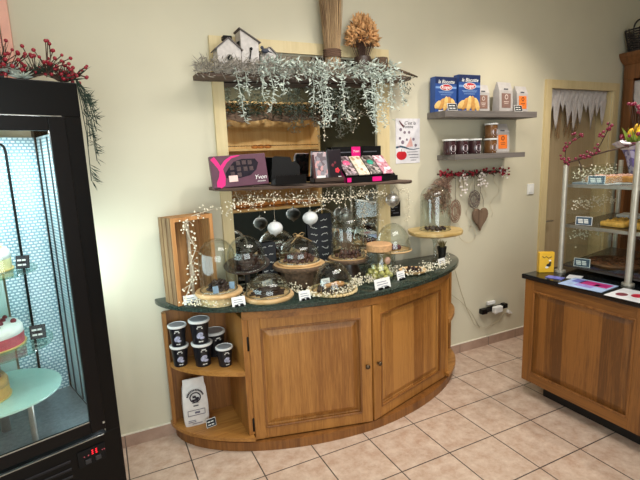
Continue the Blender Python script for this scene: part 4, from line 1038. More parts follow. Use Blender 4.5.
# ------------------------------------------------------------------ wall garland and hangings
wg = thing('berry_branch', 'dark branch with red and white berries fixed to the wall under the lower shelf', 'garland', (2.06, -.03, 1.5))
m = M(); main = [(1.70, -.035, 1.525), (1.82, -.04, 1.515), (1.95, -.045, 1.51), (2.1, -.04, 1.512), (2.25, -.04, 1.52), (2.43, -.035, 1.512)]
m.tube(main, [.006, .010, .012, .012, .010, .006], 7)
for i in range(120):
    k = rnd.randrange(5); p = Vector(main[k]).lerp(Vector(main[k+1]), rnd.random()); m.tube([p, p + Vector((rnd.uniform(-.05, .05), rnd.uniform(-.03, -.005), rnd.uniform(-.04, .035)))], .0022, 4)
m.done('branch', TWIG, wg)
def near(k, n, dz, s_=.03): return [Vector(main[k]).lerp(Vector(main[k+1]), rnd.random()) + Vector((rnd.uniform(-s_, s_), rnd.uniform(-.035, -.012), rnd.uniform(*dz))) for _ in range(n)]
berry_parts(wg, near(0, 16, (-.025, .04)) + near(1, 13, (-.01, .03)) + near(2, 12, (-.01, .03)) + near(3, 6, (-.01, .03)) + near(4, 14, (-.025, .03), .04), .0095, REDB, 'red_berry')
wb = []
for cx, zz, n in ((1.935, 1.475, 12), (1.95, 1.41, 9), (2.125, 1.485, 12), (2.13, 1.42, 7), (2.38, 1.505, 9)):
    for _ in range(n): wb.append(Vector((cx + rnd.gauss(0, .026), -.055 + rnd.uniform(-.02, .01), zz + rnd.gauss(0, .024))))
berry_parts(wg, wb, .0095, plain('white_berry', '#e8ded8', .4), 'white_berry')
m = M()
for p in wb: m.tube([(p.x*.6 + .4*(1.94 if p.x < 2.03 else (2.12 if p.x < 2.3 else 2.38)), -.05, 1.505), p], .0014, 3)
m.done('berry_stems', WTWIG, wg)
# hangings
def heart_pts(s_, n=28): return [(s_*.0625*16*math.sin(t)**3/1.0, s_*.0625*(13*math.cos(t) - 5*math.cos(2*t) - 2*math.cos(3*t) - math.cos(4*t))) for t in [2*PI*i/n for i in range(n)]]
hh = thing('hanging_heart', 'brown wooden heart hanging from the berry branch by a string', 'heart', (2.155, -.03, 1.06), 0, 'hearts under the berry branch')
hp = [(x*.98, z*1.22 - .014) for x, z in heart_pts(.086)]
m = M(); m.loft([[(2.155 + x*.93, -.022, 1.165 + z*.93) for x, z in hp], [(2.155 + x, -.027, 1.165 + z) for x, z in hp], [(2.155 + x, -.037, 1.165 + z) for x, z in hp], [(2.155 + x*.9, -.044, 1.165 + z*.9) for x, z in hp]])
m.done('heart_body', wood('heart_wood', '#7c6450', '#584334', 'z', .8, .8, .4), hh, 'auto')
m = M(); m.tube([(2.12, -.032, 1.235), (2.125, -.035, 1.3), (2.145, -.038, 1.36), (2.135, -.042, 1.5)], .0022, 4); m.tube([(2.185, -.032, 1.235), (2.182, -.035, 1.29), (2.16, -.038, 1.34), (2.145, -.038, 1.36)], .0022, 4); m.done('string', TWIG, hh)
def wicker(label, cx, cz, sx, sz, mat, shape='heart'):
    t = thing('hanging_heart', label, 'heart', (cx, -.03, cz - sz), 0, 'hearts under the berry branch'); m = M()
    for k in range(5):
        f_ = 1 - .13*k; ring = []
        for x, z in (heart_pts(1.0, 22) if shape == 'heart' else [(math.sin(2*PI*i/22), math.cos(2*PI*i/22)) for i in range(22)]):
            ring.append((cx + x*sx*f_ + rnd.uniform(-.002, .002), -.034 + .006*math.sin(k*2.1), cz + z*sz*f_ + rnd.uniform(-.002, .002)))
        ring.append(ring[0]); m.tube(ring, .0035, 5)
    for k in range(3): m.tube([(cx + (k-1)*sx*.3, -.04, cz + sz*.8), (cx + (k-1)*sx*.22, -.04, cz - sz*.75)], .003, 4)
    m.done('wicker', mat, t); m = M(); m.tube([(cx, -.035, cz + sz*.85), (cx - .01, -.04, 1.505)], .0016, 4); m.done('string', TWIG, t)
wicker('grey wicker ring hanging just above the brown wooden heart', 2.085, 1.305, .062, .07, plain('grey_wicker', '#6e625a', .85), 'ring')
wicker('brown wicker leaf shape hanging left of the wooden heart', 1.887, 1.225, .055, .09, plain('brown_wicker', '#8a6c58', .85), 'ring')
dp = thing('dried_pampas', 'drooping bunch of dried pampas grass tied to the left end of the berry branch', 'dried grass', (1.72, -.04, 1.25))
m = M()
for i in range(44):
    a = Vector((1.86, -.05, 1.50)); e = Vector((rnd.uniform(1.56, 1.80), rnd.uniform(-.10, -.03), rnd.uniform(1.22, 1.38))); c = (a + e)/2 + Vector((-.05, -.01, .05))
    pts = [a, a.lerp(c, .5) + Vector((0, 0, .012)), c, c.lerp(e, .55) + Vector((-.006, 0, .01)), e]; m.tube(pts, .0016, 3)
    for q in range(22):
        u = .35 + .65*rnd.random(); p = (pts[2].lerp(e, (u - .35)/.65)); m.leaf(p, (rnd.uniform(-.7, .4), rnd.uniform(-.5, .2), rnd.uniform(-1, .1)), rnd.uniform(.025, .055), .009)
m.done('plumes', plain('pampas', '#8d6f5e', .9, 0, .3, 50), dp)
# thin wall wires of a string of lights
m = M()
m.tube([(1.86, -.012, .85), (1.92, -.01, .72), (1.98, -.01, .55), (2.05, -.01, .38), (2.14, -.01, .22), (2.28, -.012, .16), (2.42, -.012, .2), (2.50, -.015, .26)], .0022, 5)
m.tube([(1.84, -.01, .56), (1.98, -.01, .46), (2.1, -.01, .34), (2.2, -.012, .18)], .0022, 5)
lw = m.done('light_cable', plain('clear_cable', '#b9ad92', .5), None, True, base=(2.15, -.01, .16)); tag(lw, 'thin pale cable looping down the wall from the worktop to the sockets', 'cable')
m = M()
for k in range(4):
    x0 = 1.93 + .13*k; m.tube([(x0 + .03*math.sin(t*.8 + k) + .012*k*math.sin(t*.33), -.011, 1.50 - .024*t) for t in range(22 - 2*k)], .0011, 4)
m.tube([(2.06 + .10*math.sin(t*.28)*(.5 + t/30), -.011, 1.02 + .07*math.cos(t*.28)) for t in range(20)], .0011, 4)
lw = m.done('wire_lights', plain('copper_wire', '#cdbb98', .5), None, True, base=(2.2, -.012, .95)); tag(lw, 'tangle of fine pale wire hanging on the wall behind the hearts', 'wire')

# switch, sockets
sw = thing('light_switch', 'white square light switch on the wall left of the door', 'switch', (2.769, -.001, 1.298))
M().box((2.769, -.005, 1.345), (.082, .010, .092), bev=.003).done('plate', WPLAS, sw); M().box((2.769, -.011, 1.345), (.046, .005, .056), bev=.002).done('rocker', WHITE, sw)
pw = thing('socket_strip', 'black socket strip mounted low on the wall with plugs', 'power strip', (2.345, -.001, .30), 0)
m = M(); m.box((2.345, -.022, .333), (.285, .040, .036), rot=None, bev=.006); m.box((2.225, -.026, .329), (.06, .048, .046), bev=.008); m.box((2.47, -.026, .338), (.05, .048, .042), bev=.008); m.done('strip_body', BLACK, pw)
ad = thing('plug_adapter', 'white plug adapter in the middle of the black socket strip', 'adapter', (2.35, -.044, .29)); m = M(); m.box((2.35, -.064, .335), (.095, .04, .058), bev=.008); m.done('adapter_body', WPLAS, ad); m = M(); m.box((2.352, -.05, .297), (.03, .015, .02), bev=.003); m.done('cable_grip', WPLAS, ad)
o = M().box((2.325, -.012, .385), (.09, .022, .03), bev=.004).done('socket_cover', WPLAS, None, base=(2.325, -.012, .37)); tag(o, 'small white wall box just above the black socket strip', 'socket')
o = M(); o.box((2.545, -.012, .262), (.035, .022, .03), rot=(0, .5, 0), bev=.003); o.box((2.57, -.012, .25), (.03, .018, .014), rot=(0, .5, 0), bev=.003)
o = o.done('wall_clip', WPLAS, None, base=(2.55, -.012, .25)); tag(o, 'small white clip on the wall right of the socket strip', 'clip')

# ------------------------------------------------------------------ display fridge
FC = Vector((-.668, -.72, 0)); FA = math.radians(17)
fg = thing('display_fridge', 'tall black glass-fronted cake fridge at the left with a lit interior', 'fridge', FC, FA); T = WM[fg]
FW, FD, FH = .70, .60, 2.0
FBK = plain('fridge_black', '#050404', .35, 0, .05, spec=.2)
m = M(); m.box((-FW/2, FD/2, 1.935), (FW, FD, .13), bev=.004); m.done('top_box', FBK, fg, tf=T)
m = M(); m.box((-FW/2, FD/2, .29), (FW, FD, .50), bev=.004); m.done('base_box', FBK, fg, tf=T)
for x, y in ((-.03, .03), (-FW + .03, .03), (-.03, FD - .03), (-FW + .03, FD - .03)):
    M().box((x, y, 1.205), (.058, .058, 1.33)).done('corner_post', FBK, fg, tf=T)
    M().cyl((x, y, 0), .02, .042, 12).done('foot', BLACKM, fg, tf=T)
dd = M()
for c, d in (((-.0925, -.012, 1.218), (.058, .02, 1.30)), ((-FW + .0925, -.012, 1.218), (.058, .02, 1.30)), ((-FW/2, -.012, 1.842), (FW - .245, .02, .052)), ((-FW/2, -.012, .595), (FW - .245, .02, .052))): dd.box(c, d, bev=.002)
dd = dd.done('door', plain('fridge_door_frame', '#0a0707', .35, spec=.2), fg, tf=T)
M().box((-FW/2, -.010, 1.218), (FW - .246, .008, 1.196)).done('door_glass', FGLASS, dd, tf=T)
m = M(); m.box((-FW/2, -.0225, .6235), (FW - .25, .003, .004)); m.done('glass_bead', STEEL, dd, tf=T)
m = M(); m.box((-FW/2, -.002, 1.8715), (FW - .14, .004, .003)); m.box((-FW/2, -.002, .535), (FW - .14, .004, .003)); m.box((-.063, -.002, 1.2), (.002, .004, 1.3)); m.done('trim_line', STEEL, fg, tf=T)
# inside
def led_reflection_panel(ax='Y'):  # pale dashes paint LED reflections on the panels, no emission
    m, nt, b = new_mat('painted_led_reflections'); tc = nt.nodes.new('ShaderNodeTexCoord'); mp = nt.nodes.new('ShaderNodeMapping'); mp.inputs['Rotation'].default_value = (PI/2, 0, PI/2)
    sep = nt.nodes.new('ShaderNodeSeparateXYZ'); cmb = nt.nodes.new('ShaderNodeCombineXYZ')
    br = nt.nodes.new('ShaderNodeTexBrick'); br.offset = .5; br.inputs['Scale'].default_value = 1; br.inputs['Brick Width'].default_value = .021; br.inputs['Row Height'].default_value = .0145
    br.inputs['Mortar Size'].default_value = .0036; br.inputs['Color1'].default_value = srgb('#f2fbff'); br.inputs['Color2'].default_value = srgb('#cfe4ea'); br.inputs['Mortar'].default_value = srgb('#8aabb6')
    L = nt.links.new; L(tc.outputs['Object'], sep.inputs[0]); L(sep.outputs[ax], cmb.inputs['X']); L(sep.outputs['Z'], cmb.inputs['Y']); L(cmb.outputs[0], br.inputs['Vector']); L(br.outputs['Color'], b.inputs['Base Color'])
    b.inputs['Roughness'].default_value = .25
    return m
M().box((-.050, FD/2, 1.19), (.006, FD - .12, 1.27)).done('side_panel', led_reflection_panel(), fg, tf=T)
M().box((-FW + .050, FD/2, 1.19), (.006, FD - .12, 1.27)).done('side_panel', MATS['fridge_glass'], fg, tf=T)
M().box((-.16, FD - .046, 1.19), (.20, .006, 1.27)).done('rear_panel', led_reflection_panel('X'), fg, tf=T)
M().box((-.455, FD - .05, 1.19), (.37, .006, 1.27)).done('back_panel', plain('pale_teal_panel', '#b4ccc6', .3, 0, .05, 5), fg, tf=T)
M().box((-FW/2, FD/2, .555), (FW - .12, FD - .12, .012)).done('interior_floor', plain('interior_steel', '#8f9599', .3, .6, .15, 60), fg, tf=T)
for y in (.20, .33, .45):
    M().box((-.056, y, 1.19), (.006, .007, 1.25)).done('mullion', plain('dark_mullion', '#2b3438', .4), fg, tf=T)
SG = thin_glass('shelf_glass', '#dcf3ec', .7, .12, .03)
SHZ = ((.73, .232), (.94, .225), (1.26, .205))
for z, r in SHZ:
    M().lathe([(0, 0), (r, 0), (r, .008), (0, .008)], (-.375, .30, z), 48).done('glass_shelf', SG if z > .8 else plain('frosted_disc', '#b9d8ce', .2, 0, .04), fg, 'auto', tf=T)
M().cyl((-.375, .30, .561), .018, 1.25, 16).done('spindle', STEEL, fg, True, tf=T)
for (x, y) in ((-.30, .12), (-.5, .2)): M().cyl((x, y, .5615), .012, .168, 10).done('shelf_leg', STEEL, fg, tf=T)
m = M(); m.tube([(-.44, .52, 1.80), (-.21, .52, 1.80), (-.19, .52, 1.785), (-.185, .52, 1.76), (-.185, .52, .565)], .006, 6); m.done('wire_frame', BLACKM, fg, True, tf=T)
LED = plain('led_strip', '#f4fbff', .3, 0, .02, 5, 0, None, ('#eaf6ff', 20.0))
M().box((-.072, .066, 1.19), (.012, .012, 1.2)).done('led_tube', LED, fg, tf=T)
M().box((-FW + .072, .066, 1.19), (.012, .012, 1.2)).done('led_tube', LED, fg, tf=T)
M().box((-FW/2, .09, 1.855), (FW - .26, .03, .012)).done('led_tube', LED, fg, tf=T)
# control panel
m = M(); m.box((-.128, -.003, .462), (.11, .006, .075), bev=.002); m.done('control_panel', BLACKM, fg, tf=T)
m = M()
for dx, seg in ((-.010, 'abged'), (.012, 'afgcd')):
    P = {'a': ((0, .012), (.010, .003)), 'g': ((0, 0), (.010, .003)), 'd': ((0, -.012), (.010, .003)), 'b': ((.006, .006), (.003, .012)), 'c': ((.006, -.006), (.003, .012)), 'f': ((-.006, .006), (.003, .012)), 'e': ((-.006, -.006), (.003, .012))}
    for s_ in seg: (x, z), (w, h) = P[s_]; m.box((-.118 + dx*.7, -.0068, .478 + z*.7), (w*.7, .0015, h*.7))
m.done('display_digits', plain('red_digits', '#ff2030', .4, 0, .02, 5, 0, None, ('#ff1828', 1.6)), fg, tf=T)
m = M()
for x in (-.158, -.142, -.086, -.078): m.box((x, -.0068, .47), (.004, .0015, .004))
m.done('indicator_dots', plain('pink_dots', '#d05a68', .4), fg, tf=T)
for x in (-.145, -.105): M().box((x, -.008, .445), (.022, .008, .02), bev=.002).done('rocker_switch', plain('switch_grey', '#2a2a2e', .3), fg, tf=T)
m = M()
for k in range(9): m.box((-.43, -.002, .475 - .035*k), (.44, .006, .012), rot=(.5, 0, 0))
m.done('vent_grille', plain('vent_dark', '#1c1c22', .35), fg, tf=T)
M().ball((-.071, -.024, .60), .006, sub=1).done('door_screw', STEEL, dd, tf=T)
# cakes (stand on the shelves: things of their own)
def fpt(x, y, z): return T @ Vector((x, y, z))
def cake(label, x, y, z, r, body, base, toplab, topmat, n, group=None):
    c = thing('cream_cake', label, 'cake', fpt(x, y, z), FA, 'cakes inside the fridge'); TT = WM[c]
    M().lathe([(0, 0), (r*1.05, 0), (r*1.07, .006), (0, .006)], seg=32).done('cake_board', plain('gold_board', '#d9b96e', .4), c, 'auto', tf=TT)
    M().lathe([(0, .006), (r, .006), (r*1.01, .05), (0, .05)], seg=32).done('sponge', base, c, 'auto', tf=TT)
    M().lathe([(0, .05), (r*1.01, .05), (r, .075), (r*.9, .092), (0, .098)], seg=32).done('cream', body, c, True, tf=TT)
    pts = []
    for i in range(n):
        a = 2*PI*i/n + .2; rr = r*(.75 if i % 2 else .45); pts.append(TT @ Vector((rr*math.cos(a), rr*math.sin(a), .098)))
    berry_parts(c, pts, .011, topmat, toplab)
CREAM = plain('whipped_cream', '#eeeae0', .5, 0, .05, 40, .3)
cake('pale yellow cake with white cream on the upper glass shelf of the fridge', -.365, .30, 1.269, .105, CREAM, plain('lemon_sponge', '#e0d59a', .7, 0, .1, 40), 'almond', plain('almond', '#c8a878', .6), 8)
cake('pink raspberry cake with cream and dark berries on the middle glass shelf of the fridge', -.375, .295, .949, .118, CREAM, plain('raspberry_sponge', '#b84a54', .6, 0, .2, 40), 'raspberry', plain('raspberry', '#6e1420', .5), 12)
cake('golden tart on the lowest frosted shelf of the fridge', -.44, .28, .739, .10, plain('tart_glaze', '#b98a4a', .4), plain('tart_crust', '#c8964e', .7), 'nut', plain('nut_brown', '#7a4e2a', .6), 8)
q = fpt(-.235, .22, 1.2690); chalk_tag('small dark price tag beside the pale yellow cake in the fridge', q, FA - .5, .05, .055, BLACKM, group='price tags in the fridge')
q = fpt(-.215, .24, .9490); chalk_tag('small dark price tag beside the pink raspberry cake in the fridge', q, FA - .3, .06, .06, BLACKM, group='price tags in the fridge')
# red berry garland on the fridge
fgd = thing('berry_garland', 'red berry garland with frosted sprigs draped over the black fridge', 'garland', fpt(-.2, .08, 2.001), FA)
m = M(); nd = M(); lf = M(); bpts = []
base_pts = [fpt(-.50 + .52*i/14, .05 + .03*math.sin(i), 2.02 + .012*math.sin(i*1.9)) for i in range(15)]
m.tube(base_pts, .006, 6)
for i in range(190):
    p = base_pts[rnd.randrange(15)]; d = Vector((rnd.uniform(-.5, 1), rnd.uniform(-.6, .2), rnd.uniform(.0, 1))).normalized()*rnd.uniform(.02, .12)
    if p.x > base_pts[11].x: d *= .62
    q = p + d; m.tube([p, p.lerp(q, .5) + Vector((0, 0, .008)), q], .0017, 4)
    bpts.append(q)
for k in range(4):
    for _ in range(3): bpts.append(base_pts[13] + Vector((rnd.uniform(-.03, .05), rnd.uniform(-.03, .02), rnd.uniform(-.012, .05))))
for a, b_, c in ((( -.36, .04), (-.30, .03), (.15)), ((-.30, .05), (-.24, .02), .20), ((-.09, .05), (-.07, .03), .12)):
    A, B = fpt(*a, 2.02), fpt(*b_, 2.02 + c); m.tube([A, (A+B)/2 + Vector((.01, 0, .01)), B], .002, 4); bpts += [B, A.lerp(B, .8) + Vector((.012, 0, 0))]
for i in range(60):
    p = base_pts[rnd.randrange(0, 8)]; q = p + Vector((rnd.uniform(-.06, .08), rnd.uniform(-.05, .02), rnd.uniform(.05, .15))); m.tube([p, p.lerp(q, .5) + Vector((.008, 0, 0)), q], .0015, 4); nd.leaf(p, q - p, .12, .005)
    if i % 2: bpts.append(q)
for i in range(420):
    p = base_pts[rnd.randrange(15)]; nd.leaf(p, (rnd.uniform(-1, 1), rnd.uniform(-.8, .4), rnd.uniform(.05, .8)), rnd.uniform(.03, .085), .005)
for i in range(330):
    p = base_pts[rnd.randrange(2, 10)] + Vector((0, -.03, .0)); lf.leaf(p, (rnd.uniform(-1, 1), rnd.uniform(-1, 0), rnd.uniform(.0, .5)), rnd.uniform(.025, .055), .010)
sp_ = [fpt(-.36, -.02, 2.035), fpt(-.33, -.05, 1.99), fpt(-.32, -.055, 1.95)]; lf.tube(sp_, .003, 4)
for p in sp_[1:]:
    for s_ in (-1, 1): lf.leaf(p, (s_, 0, -.25), .05, .008)
# hanging needles down the right edge
for i in range(9):
    a = fpt(.012, .03 + .02*rnd.random(), 2.02); e = fpt(.03 + rnd.uniform(0, .05), .03 + .03*rnd.random(), 2.0 - .06 - .030*i); nd.tube([a, a.lerp(e, .5) + Vector((.014, 0, 0)), e], .0016, 4)
    for q in range(17): nd.leaf(a.lerp(e, rnd.uniform(.25, 1)), (rnd.uniform(.05, 1), rnd.uniform(-.3, .1), rnd.uniform(-1, .3)), rnd.uniform(.025, .05), .004)
a = fpt(.012, .04, 2.0); e = fpt(.022, .045, 1.62); nd.tube([a, a.lerp(e, .5) + Vector((.008, 0, 0)), e], .0016, 4)
for q in range(14): nd.leaf(a.lerp(e, rnd.uniform(.8, 1)), (rnd.uniform(.2, .8), 0, rnd.uniform(-1, -.2)), .05, .004)
m.done('twigs', TWIG, fgd); nd.done('needles', NEEDLE, fgd); lf.done('frosted_sprig', FROST, fgd); berry_parts(fgd, bpts, .0068, REDB)

# ------------------------------------------------------------------ right hand counter and its display case
rc = thing('oak_counter', 'oak panelled sales counter on the right with a dark recessed plinth', 'counter', (2.4, -1.5, 0))
OX, OY0, OY1 = 1.858, -.738, -2.30
M().box(((OX + 2.98)/2 , (OY0 + OY1)/2, .4785), (2.98 - OX - .05, OY0 - OY1 - .03, .715)).done('carcass', OAKD, rc)
M().box(((1.972 + 2.95)/2, (OY0 - .09 + OY1)/2, .058), (2.95 - 1.972, OY0 - .09 - OY1, .116)).done('plinth', plain('black_plinth', '#0a0908', .5), rc)
OAK2 = wood('counter_oak', '#8c5b2a', '#5f3b1a', 'z', 1.7, boards=(.12, 'Y'))
OAK2X = wood('counter_oak_rail', '#875727', '#5c3918', 'y', 1.6)
for c, w in ((OY0 - .033, .066), (-1.49, .10), (OY1 + .04, .08)): M().box((OX + .011, c, .4785), (.022, w, .715), bev=.002).done('stile', OAK2, rc)
for y0, y1 in ((OY0 - .066, -1.44), (-1.54, OY1 + .08)):
    for z, h in ((.156, .07), (.80, .072)): M().box((OX + .011, (y0 + y1)/2, z), (.022, y0 - y1, h), bev=.002).done('rail', OAK2X, rc)
for y0, y1 in ((OY0 - .064, -1.442), (-1.538, OY1 + .082)):
    k = M()
    def lp(i, x): return [(x, y0 - i, .189 + i), (x, y1 + i, .189 + i), (x, y1 + i, .766 - i), (x, y0 - i, .766 - i)]
    k.loft([lp(0, OX + .022), lp(0, OX + .017), lp(.012, OX + .017), lp(.045, OX + .009), lp(.046, OX + .009)]); k.done('panel', OAK2, rc)
    k = M(); ym = (y0 + y1)/2
    for c, s_ in (((OX, ym, .193), (.010, y0 - y1, .014)), ((OX, ym, .762), (.010, y0 - y1, .014)), ((OX, y0 - .005, .4775), (.010, .014, .575)), ((OX, y1 + .005, .4775), (.010, .014, .575))): k.box(c, s_, bev=.003)
    k.done('moulding', OAKD, rc)
DG = plain('black_granite', '#15181a', .1, 0, .5, 200)
tp = M().box(((OX - .014 + 3.0)/2, (OY0 + .022 + OY1)/2, .852), (3.0 - OX + .014, OY0 + .022 - OY1, .032), bev=.006).done('stone_worktop', DG, None, base=(2.42, -1.5, .837)); tag(tp, 'polished black stone top of the right hand oak counter', 'worktop')
ZR = .8685
gc = thing('pastry_case', 'glass pastry display case with steel posts on the right hand counter', 'display case', (2.5, -1.4, ZR))
PST = plain('satin_post', '#b5afa2', .4, .5)
for (x, y, zt_) in ((2.085, -.822, 1.575), (2.118, -1.240, 1.70), (2.93, -.665, 1.58), (2.105, -2.0, 1.575), (2.93, -2.0, 1.58)):
    r_ = .016 if y != -1.240 else .019
    m = M(); m.cyl((x, y, ZR + .012), r_, zt_ - ZR - .012, 18); m.done('post', PST, gc, 'auto')
    M().cyl((x, y, ZR + .0002), .034, .012, 20).done('post_foot', PST, gc, 'auto')
SHP = [(2.135, -.80), (2.915, -.645), (2.915, -2.0), (2.135, -2.0)]
DSH = thin_glass('smoked_shelf_glass', '#b8b6ae', .6, .25, .08)
for z in (1.172, 1.436):
    M().prism(SHP, z, z + .010).done('shelf', DSH if z > 1.3 else plain('dark_shelf', '#4a443e', .2), gc)
    M().prism([(2.122, -.80), (2.134, -.80), (2.134, -2.0), (2.122, -2.0)], z - .006, z + .014).done('shelf_edge', STEEL, gc)
M().prism(SHP, ZR + .03, ZR + .042).done('base_tray', plain('dark_tray', '#3f3a36', .25), gc)
M().prism([(2.122, -.83), (2.127, -.83), (2.127, -1.98), (2.122, -1.98)], ZR + .05, 1.16).done('front_glass', FGLASS, gc)
M().prism([(2.122, -.83), (2.127, -.83), (2.127, -1.98), (2.122, -1.98)], 1.455, 1.565).done('front_glass', FGLASS, gc)
M().loft([[(2.15, -.803, ZR + .045), (2.90, -.652, ZR + .045), (2.90, -.648, ZR + .045), (2.15, -.799, ZR + .045)], [(2.15, -.803, 1.56), (2.90, -.652, 1.56), (2.90, -.648, 1.56), (2.15, -.799, 1.56)]]).done('side_glass', FGLASS, gc)
# pastries
def pastry(name, label, x, y, z, w, l, h, mat, topm, rz=0.0, group='pastries in the glass case'):
    t = thing(name, label, 'pastry', (x, y, z), rz, group)
    M().box((0, 0, h*.42), (w, l, h*.84), bev=h*.25).done('crust', mat, t, 'auto', tf=WM[t])
    k = M()
    for i in range(46): k.ball((rnd.uniform(-.44, .44)*w, rnd.uniform(-.44, .44)*l, h*.84), h*.22*rnd.uniform(.6, 1.1), sub=1)
    k.done('topping', topm, t, True, tf=WM[t]); return t
TAN = plain('golden_crust', '#c48a45', .6, 0, .2, 50); PNK = plain('pink_glaze', '#d3a08e', .5, 0, .25, 60); YEL = plain('egg_glaze', '#d6a94e', .5, 0, .25, 60); BRN = plain('brown_crust', '#6b4426', .7, 0, .35, 40, .4)
zt3, zt2, zt1 = 1.4465, 1.1825, ZR + .0425
for k, (nm, x, y) in enumerate((('left', 2.25, -.955), ('right', 2.40, -1.03))):
    tr_ = thing('white_tray', 'white tray under the %s pink-topped pastry on the top glass shelf' % nm, 'tray', (x, y, zt3), 0, 'trays on the top glass shelf'); M().box((0, 0, .004), (.15, .17, .008), bev=.002).done('tray_body', WPLAS, tr_, tf=WM[tr_])
    pastry('pink_pastry', 'orange pastry with pink crumbs, %s one on the top glass shelf' % nm, x, y, zt3 + .0085, .135, .14, .05, TAN, PNK)
o = M().box((2.185, -.875, zt3 + .008), (.075, .10, .015), bev=.002).done('steel_tray', plain('grey_tray', '#9aa3ad', .3, .3), None, base=(2.185, -.875, zt3)); tag(o, 'empty grey metal tray at the left end of the top glass shelf', 'tray')
pastry('yellow_flan', 'golden yellow pastry slab on the middle glass shelf, nearest the left', 2.33, -1.055, zt2, .22, .15, .042, YEL, YEL)
pastry('yellow_flan', 'golden yellow pastry slab on the middle glass shelf, behind the steel post', 2.33, -1.24, zt2, .22, .15, .042, YEL, YEL)
o = thing('paper_sheet', 'white crumpled paper at the back of the middle glass shelf', 'paper', (2.75, -.90, zt2)); m = M(); m.box((0, 0, .012), (.14, .2, .022), rot=(0, 0, .2), bev=.008); m.done('sheet', WHITE, o, tf=WM[o])
bt = thing('brown_tart', 'wide flat brown tart on the bottom tray of the glass case', 'pastry', (2.36, -1.02, zt1)); 
M().lathe([(0, 0), (.15, 0), (.17, .02), (.165, .032), (.15, .026), (0, .024)], seg=36).done('crust', BRN, bt, 'auto', tf=WM[bt])
k = M()
for i in range(70):
    a = rnd.uniform(0, 2*PI); q = .145*math.sqrt(rnd.random()); k.ball((q*math.cos(a), q*math.sin(a), .026), .016, (1.2, 1, .5), 1, .1)
k.done('topping', plain('baked_fruit', '#7d4a2c', .5, 0, .35, 60), bt, True, tf=WM[bt])
o = thing('brown_tart', 'second flat brown tart on the bottom tray behind the steel post', 'pastry', (2.36, -1.40, zt1)); M().lathe([(0, 0), (.15, 0), (.17, .02), (.165, .032), (.15, .026), (0, .024)], seg=36).done('crust', BRN, o, 'auto', tf=WM[o])
SLB = plain('slate_blue', '#33475a', .5)
for lab, y, z in (('blue grey chalk label on the top glass shelf of the pastry case', -.985, 1.4505), ('blue grey chalk label on the middle glass shelf of the pastry case', -.92, 1.1865), ('blue grey chalk label on the bottom tray of the pastry case', -.925, ZR + .0425)):
    chalk_tag(lab, (2.152, y, z), -PI/2 + .35, .095, .055, WPLAS, SLB, .15, 'chalk labels in the pastry case', lines=3)
# yellow packet and leaflets
yp = thing('yellow_packet', 'small yellow packet with a dark print at the far corner of the right counter', 'packet', (2.0, -.775, ZR), -.5); m = M()
m.box((0, 0, .069), (.098, .035, .138), bev=.003); m.done('carton', plain('yellow_card', '#e5b32c', .45, 0, .05), yp, tf=WM[yp])
k = M(); k.ball((.012, -.018, .05), .016, (1.1, .1, .8), 1); k.ball((.022, -.018, .066), .009, (1, .15, 1), 1); k.done('dark_print', BINK, yp, tf=WM[yp])
k = M(); k.ball((.002, -.0183, .036), .012, (1.1, .1, .7), 1); k.ball((.02, -.0183, .082), .009, (1.1, .1, .7), 1); k.done('white_print', WHITE, yp, tf=WM[yp])
k = M(); strip(k, [(-.03, .112), (-.018, .1), (-.006, .11), (.01, .098), (.03, .108)], [.005]*5, -.0182); k.done('lettering', BINK, yp, tf=WM[yp])
def leaflet(label, x, y, w, l, rz, mat, z=ZR, extra=()):
    t = thing('leaflet', label, 'leaflet', (x, y, z), rz, 'leaflets on the right counter'); M().box((0, 0, .0015), (w, l, .003)).done('sheet', mat, t, tf=WM[t])
    for i, (cx, cy, a, b_, mt, rd) in enumerate(extra):
        k = M()
        if rd: k.lathe([(0, 0), (1, 0), (1, .0005), (0, .0005)], (0, 0, 0), 18, Matrix.Translation((cx, cy, .0031)) @ Matrix.Diagonal((a, b_, 1, 1)))
        else: k.box((cx, cy, .0033), (a, b_, .0006))
        k.done('print', mt, t, tf=WM[t])
PU = plain('violet_print', '#6a6fc0', .4, 0, .35, 30); MG = plain('magenta_paper', '#b52a78', .4, 0, .3, 25); LB = plain('pale_blue_paper', '#a9c0e6', .4, 0, .15, 20); WP2 = plain('white_glossy_paper', '#e8e9ee', .3, 0, .04)
leaflet('blue and magenta leaflet in the middle of the right counter edge', 1.935, -1.115, .20, .25, .12, LB, extra=((.035, -.03, .09, .16, MG, 0), (.04, .07, .08, .06, PU, 0), (-.04, .0, .05, .1, plain('lilac_print', '#9a8ad0', .4, 0, .2), 0), (.02, -.045, .05, .02, WP2, 0)))
leaflet('white leaflet with two red pictures nearest the steel post', 1.935, -1.365, .21, .18, .08, WP2, extra=((-.03, .035, .035, .028, plain('dark_red_print', '#7a3440', .4, 0, .3, 50), 1), (.005, -.03, .04, .03, plain('red_print', '#b8243e', .4, 0, .3, 50), 1)))
leaflet('white card lying behind the magenta leaflet', 2.03, -.965, .09, .08, .4, WP2)
leaflet('small blue card near the yellow packet', 1.925, -.905, .06, .10, .3, PU)
leaflet('pale green leaflet at the right edge of the frame on the counter', 1.93, -1.56, .18, .17, .1, plain('pale_green_paper', '#b9cfc9', .4, 0, .1))
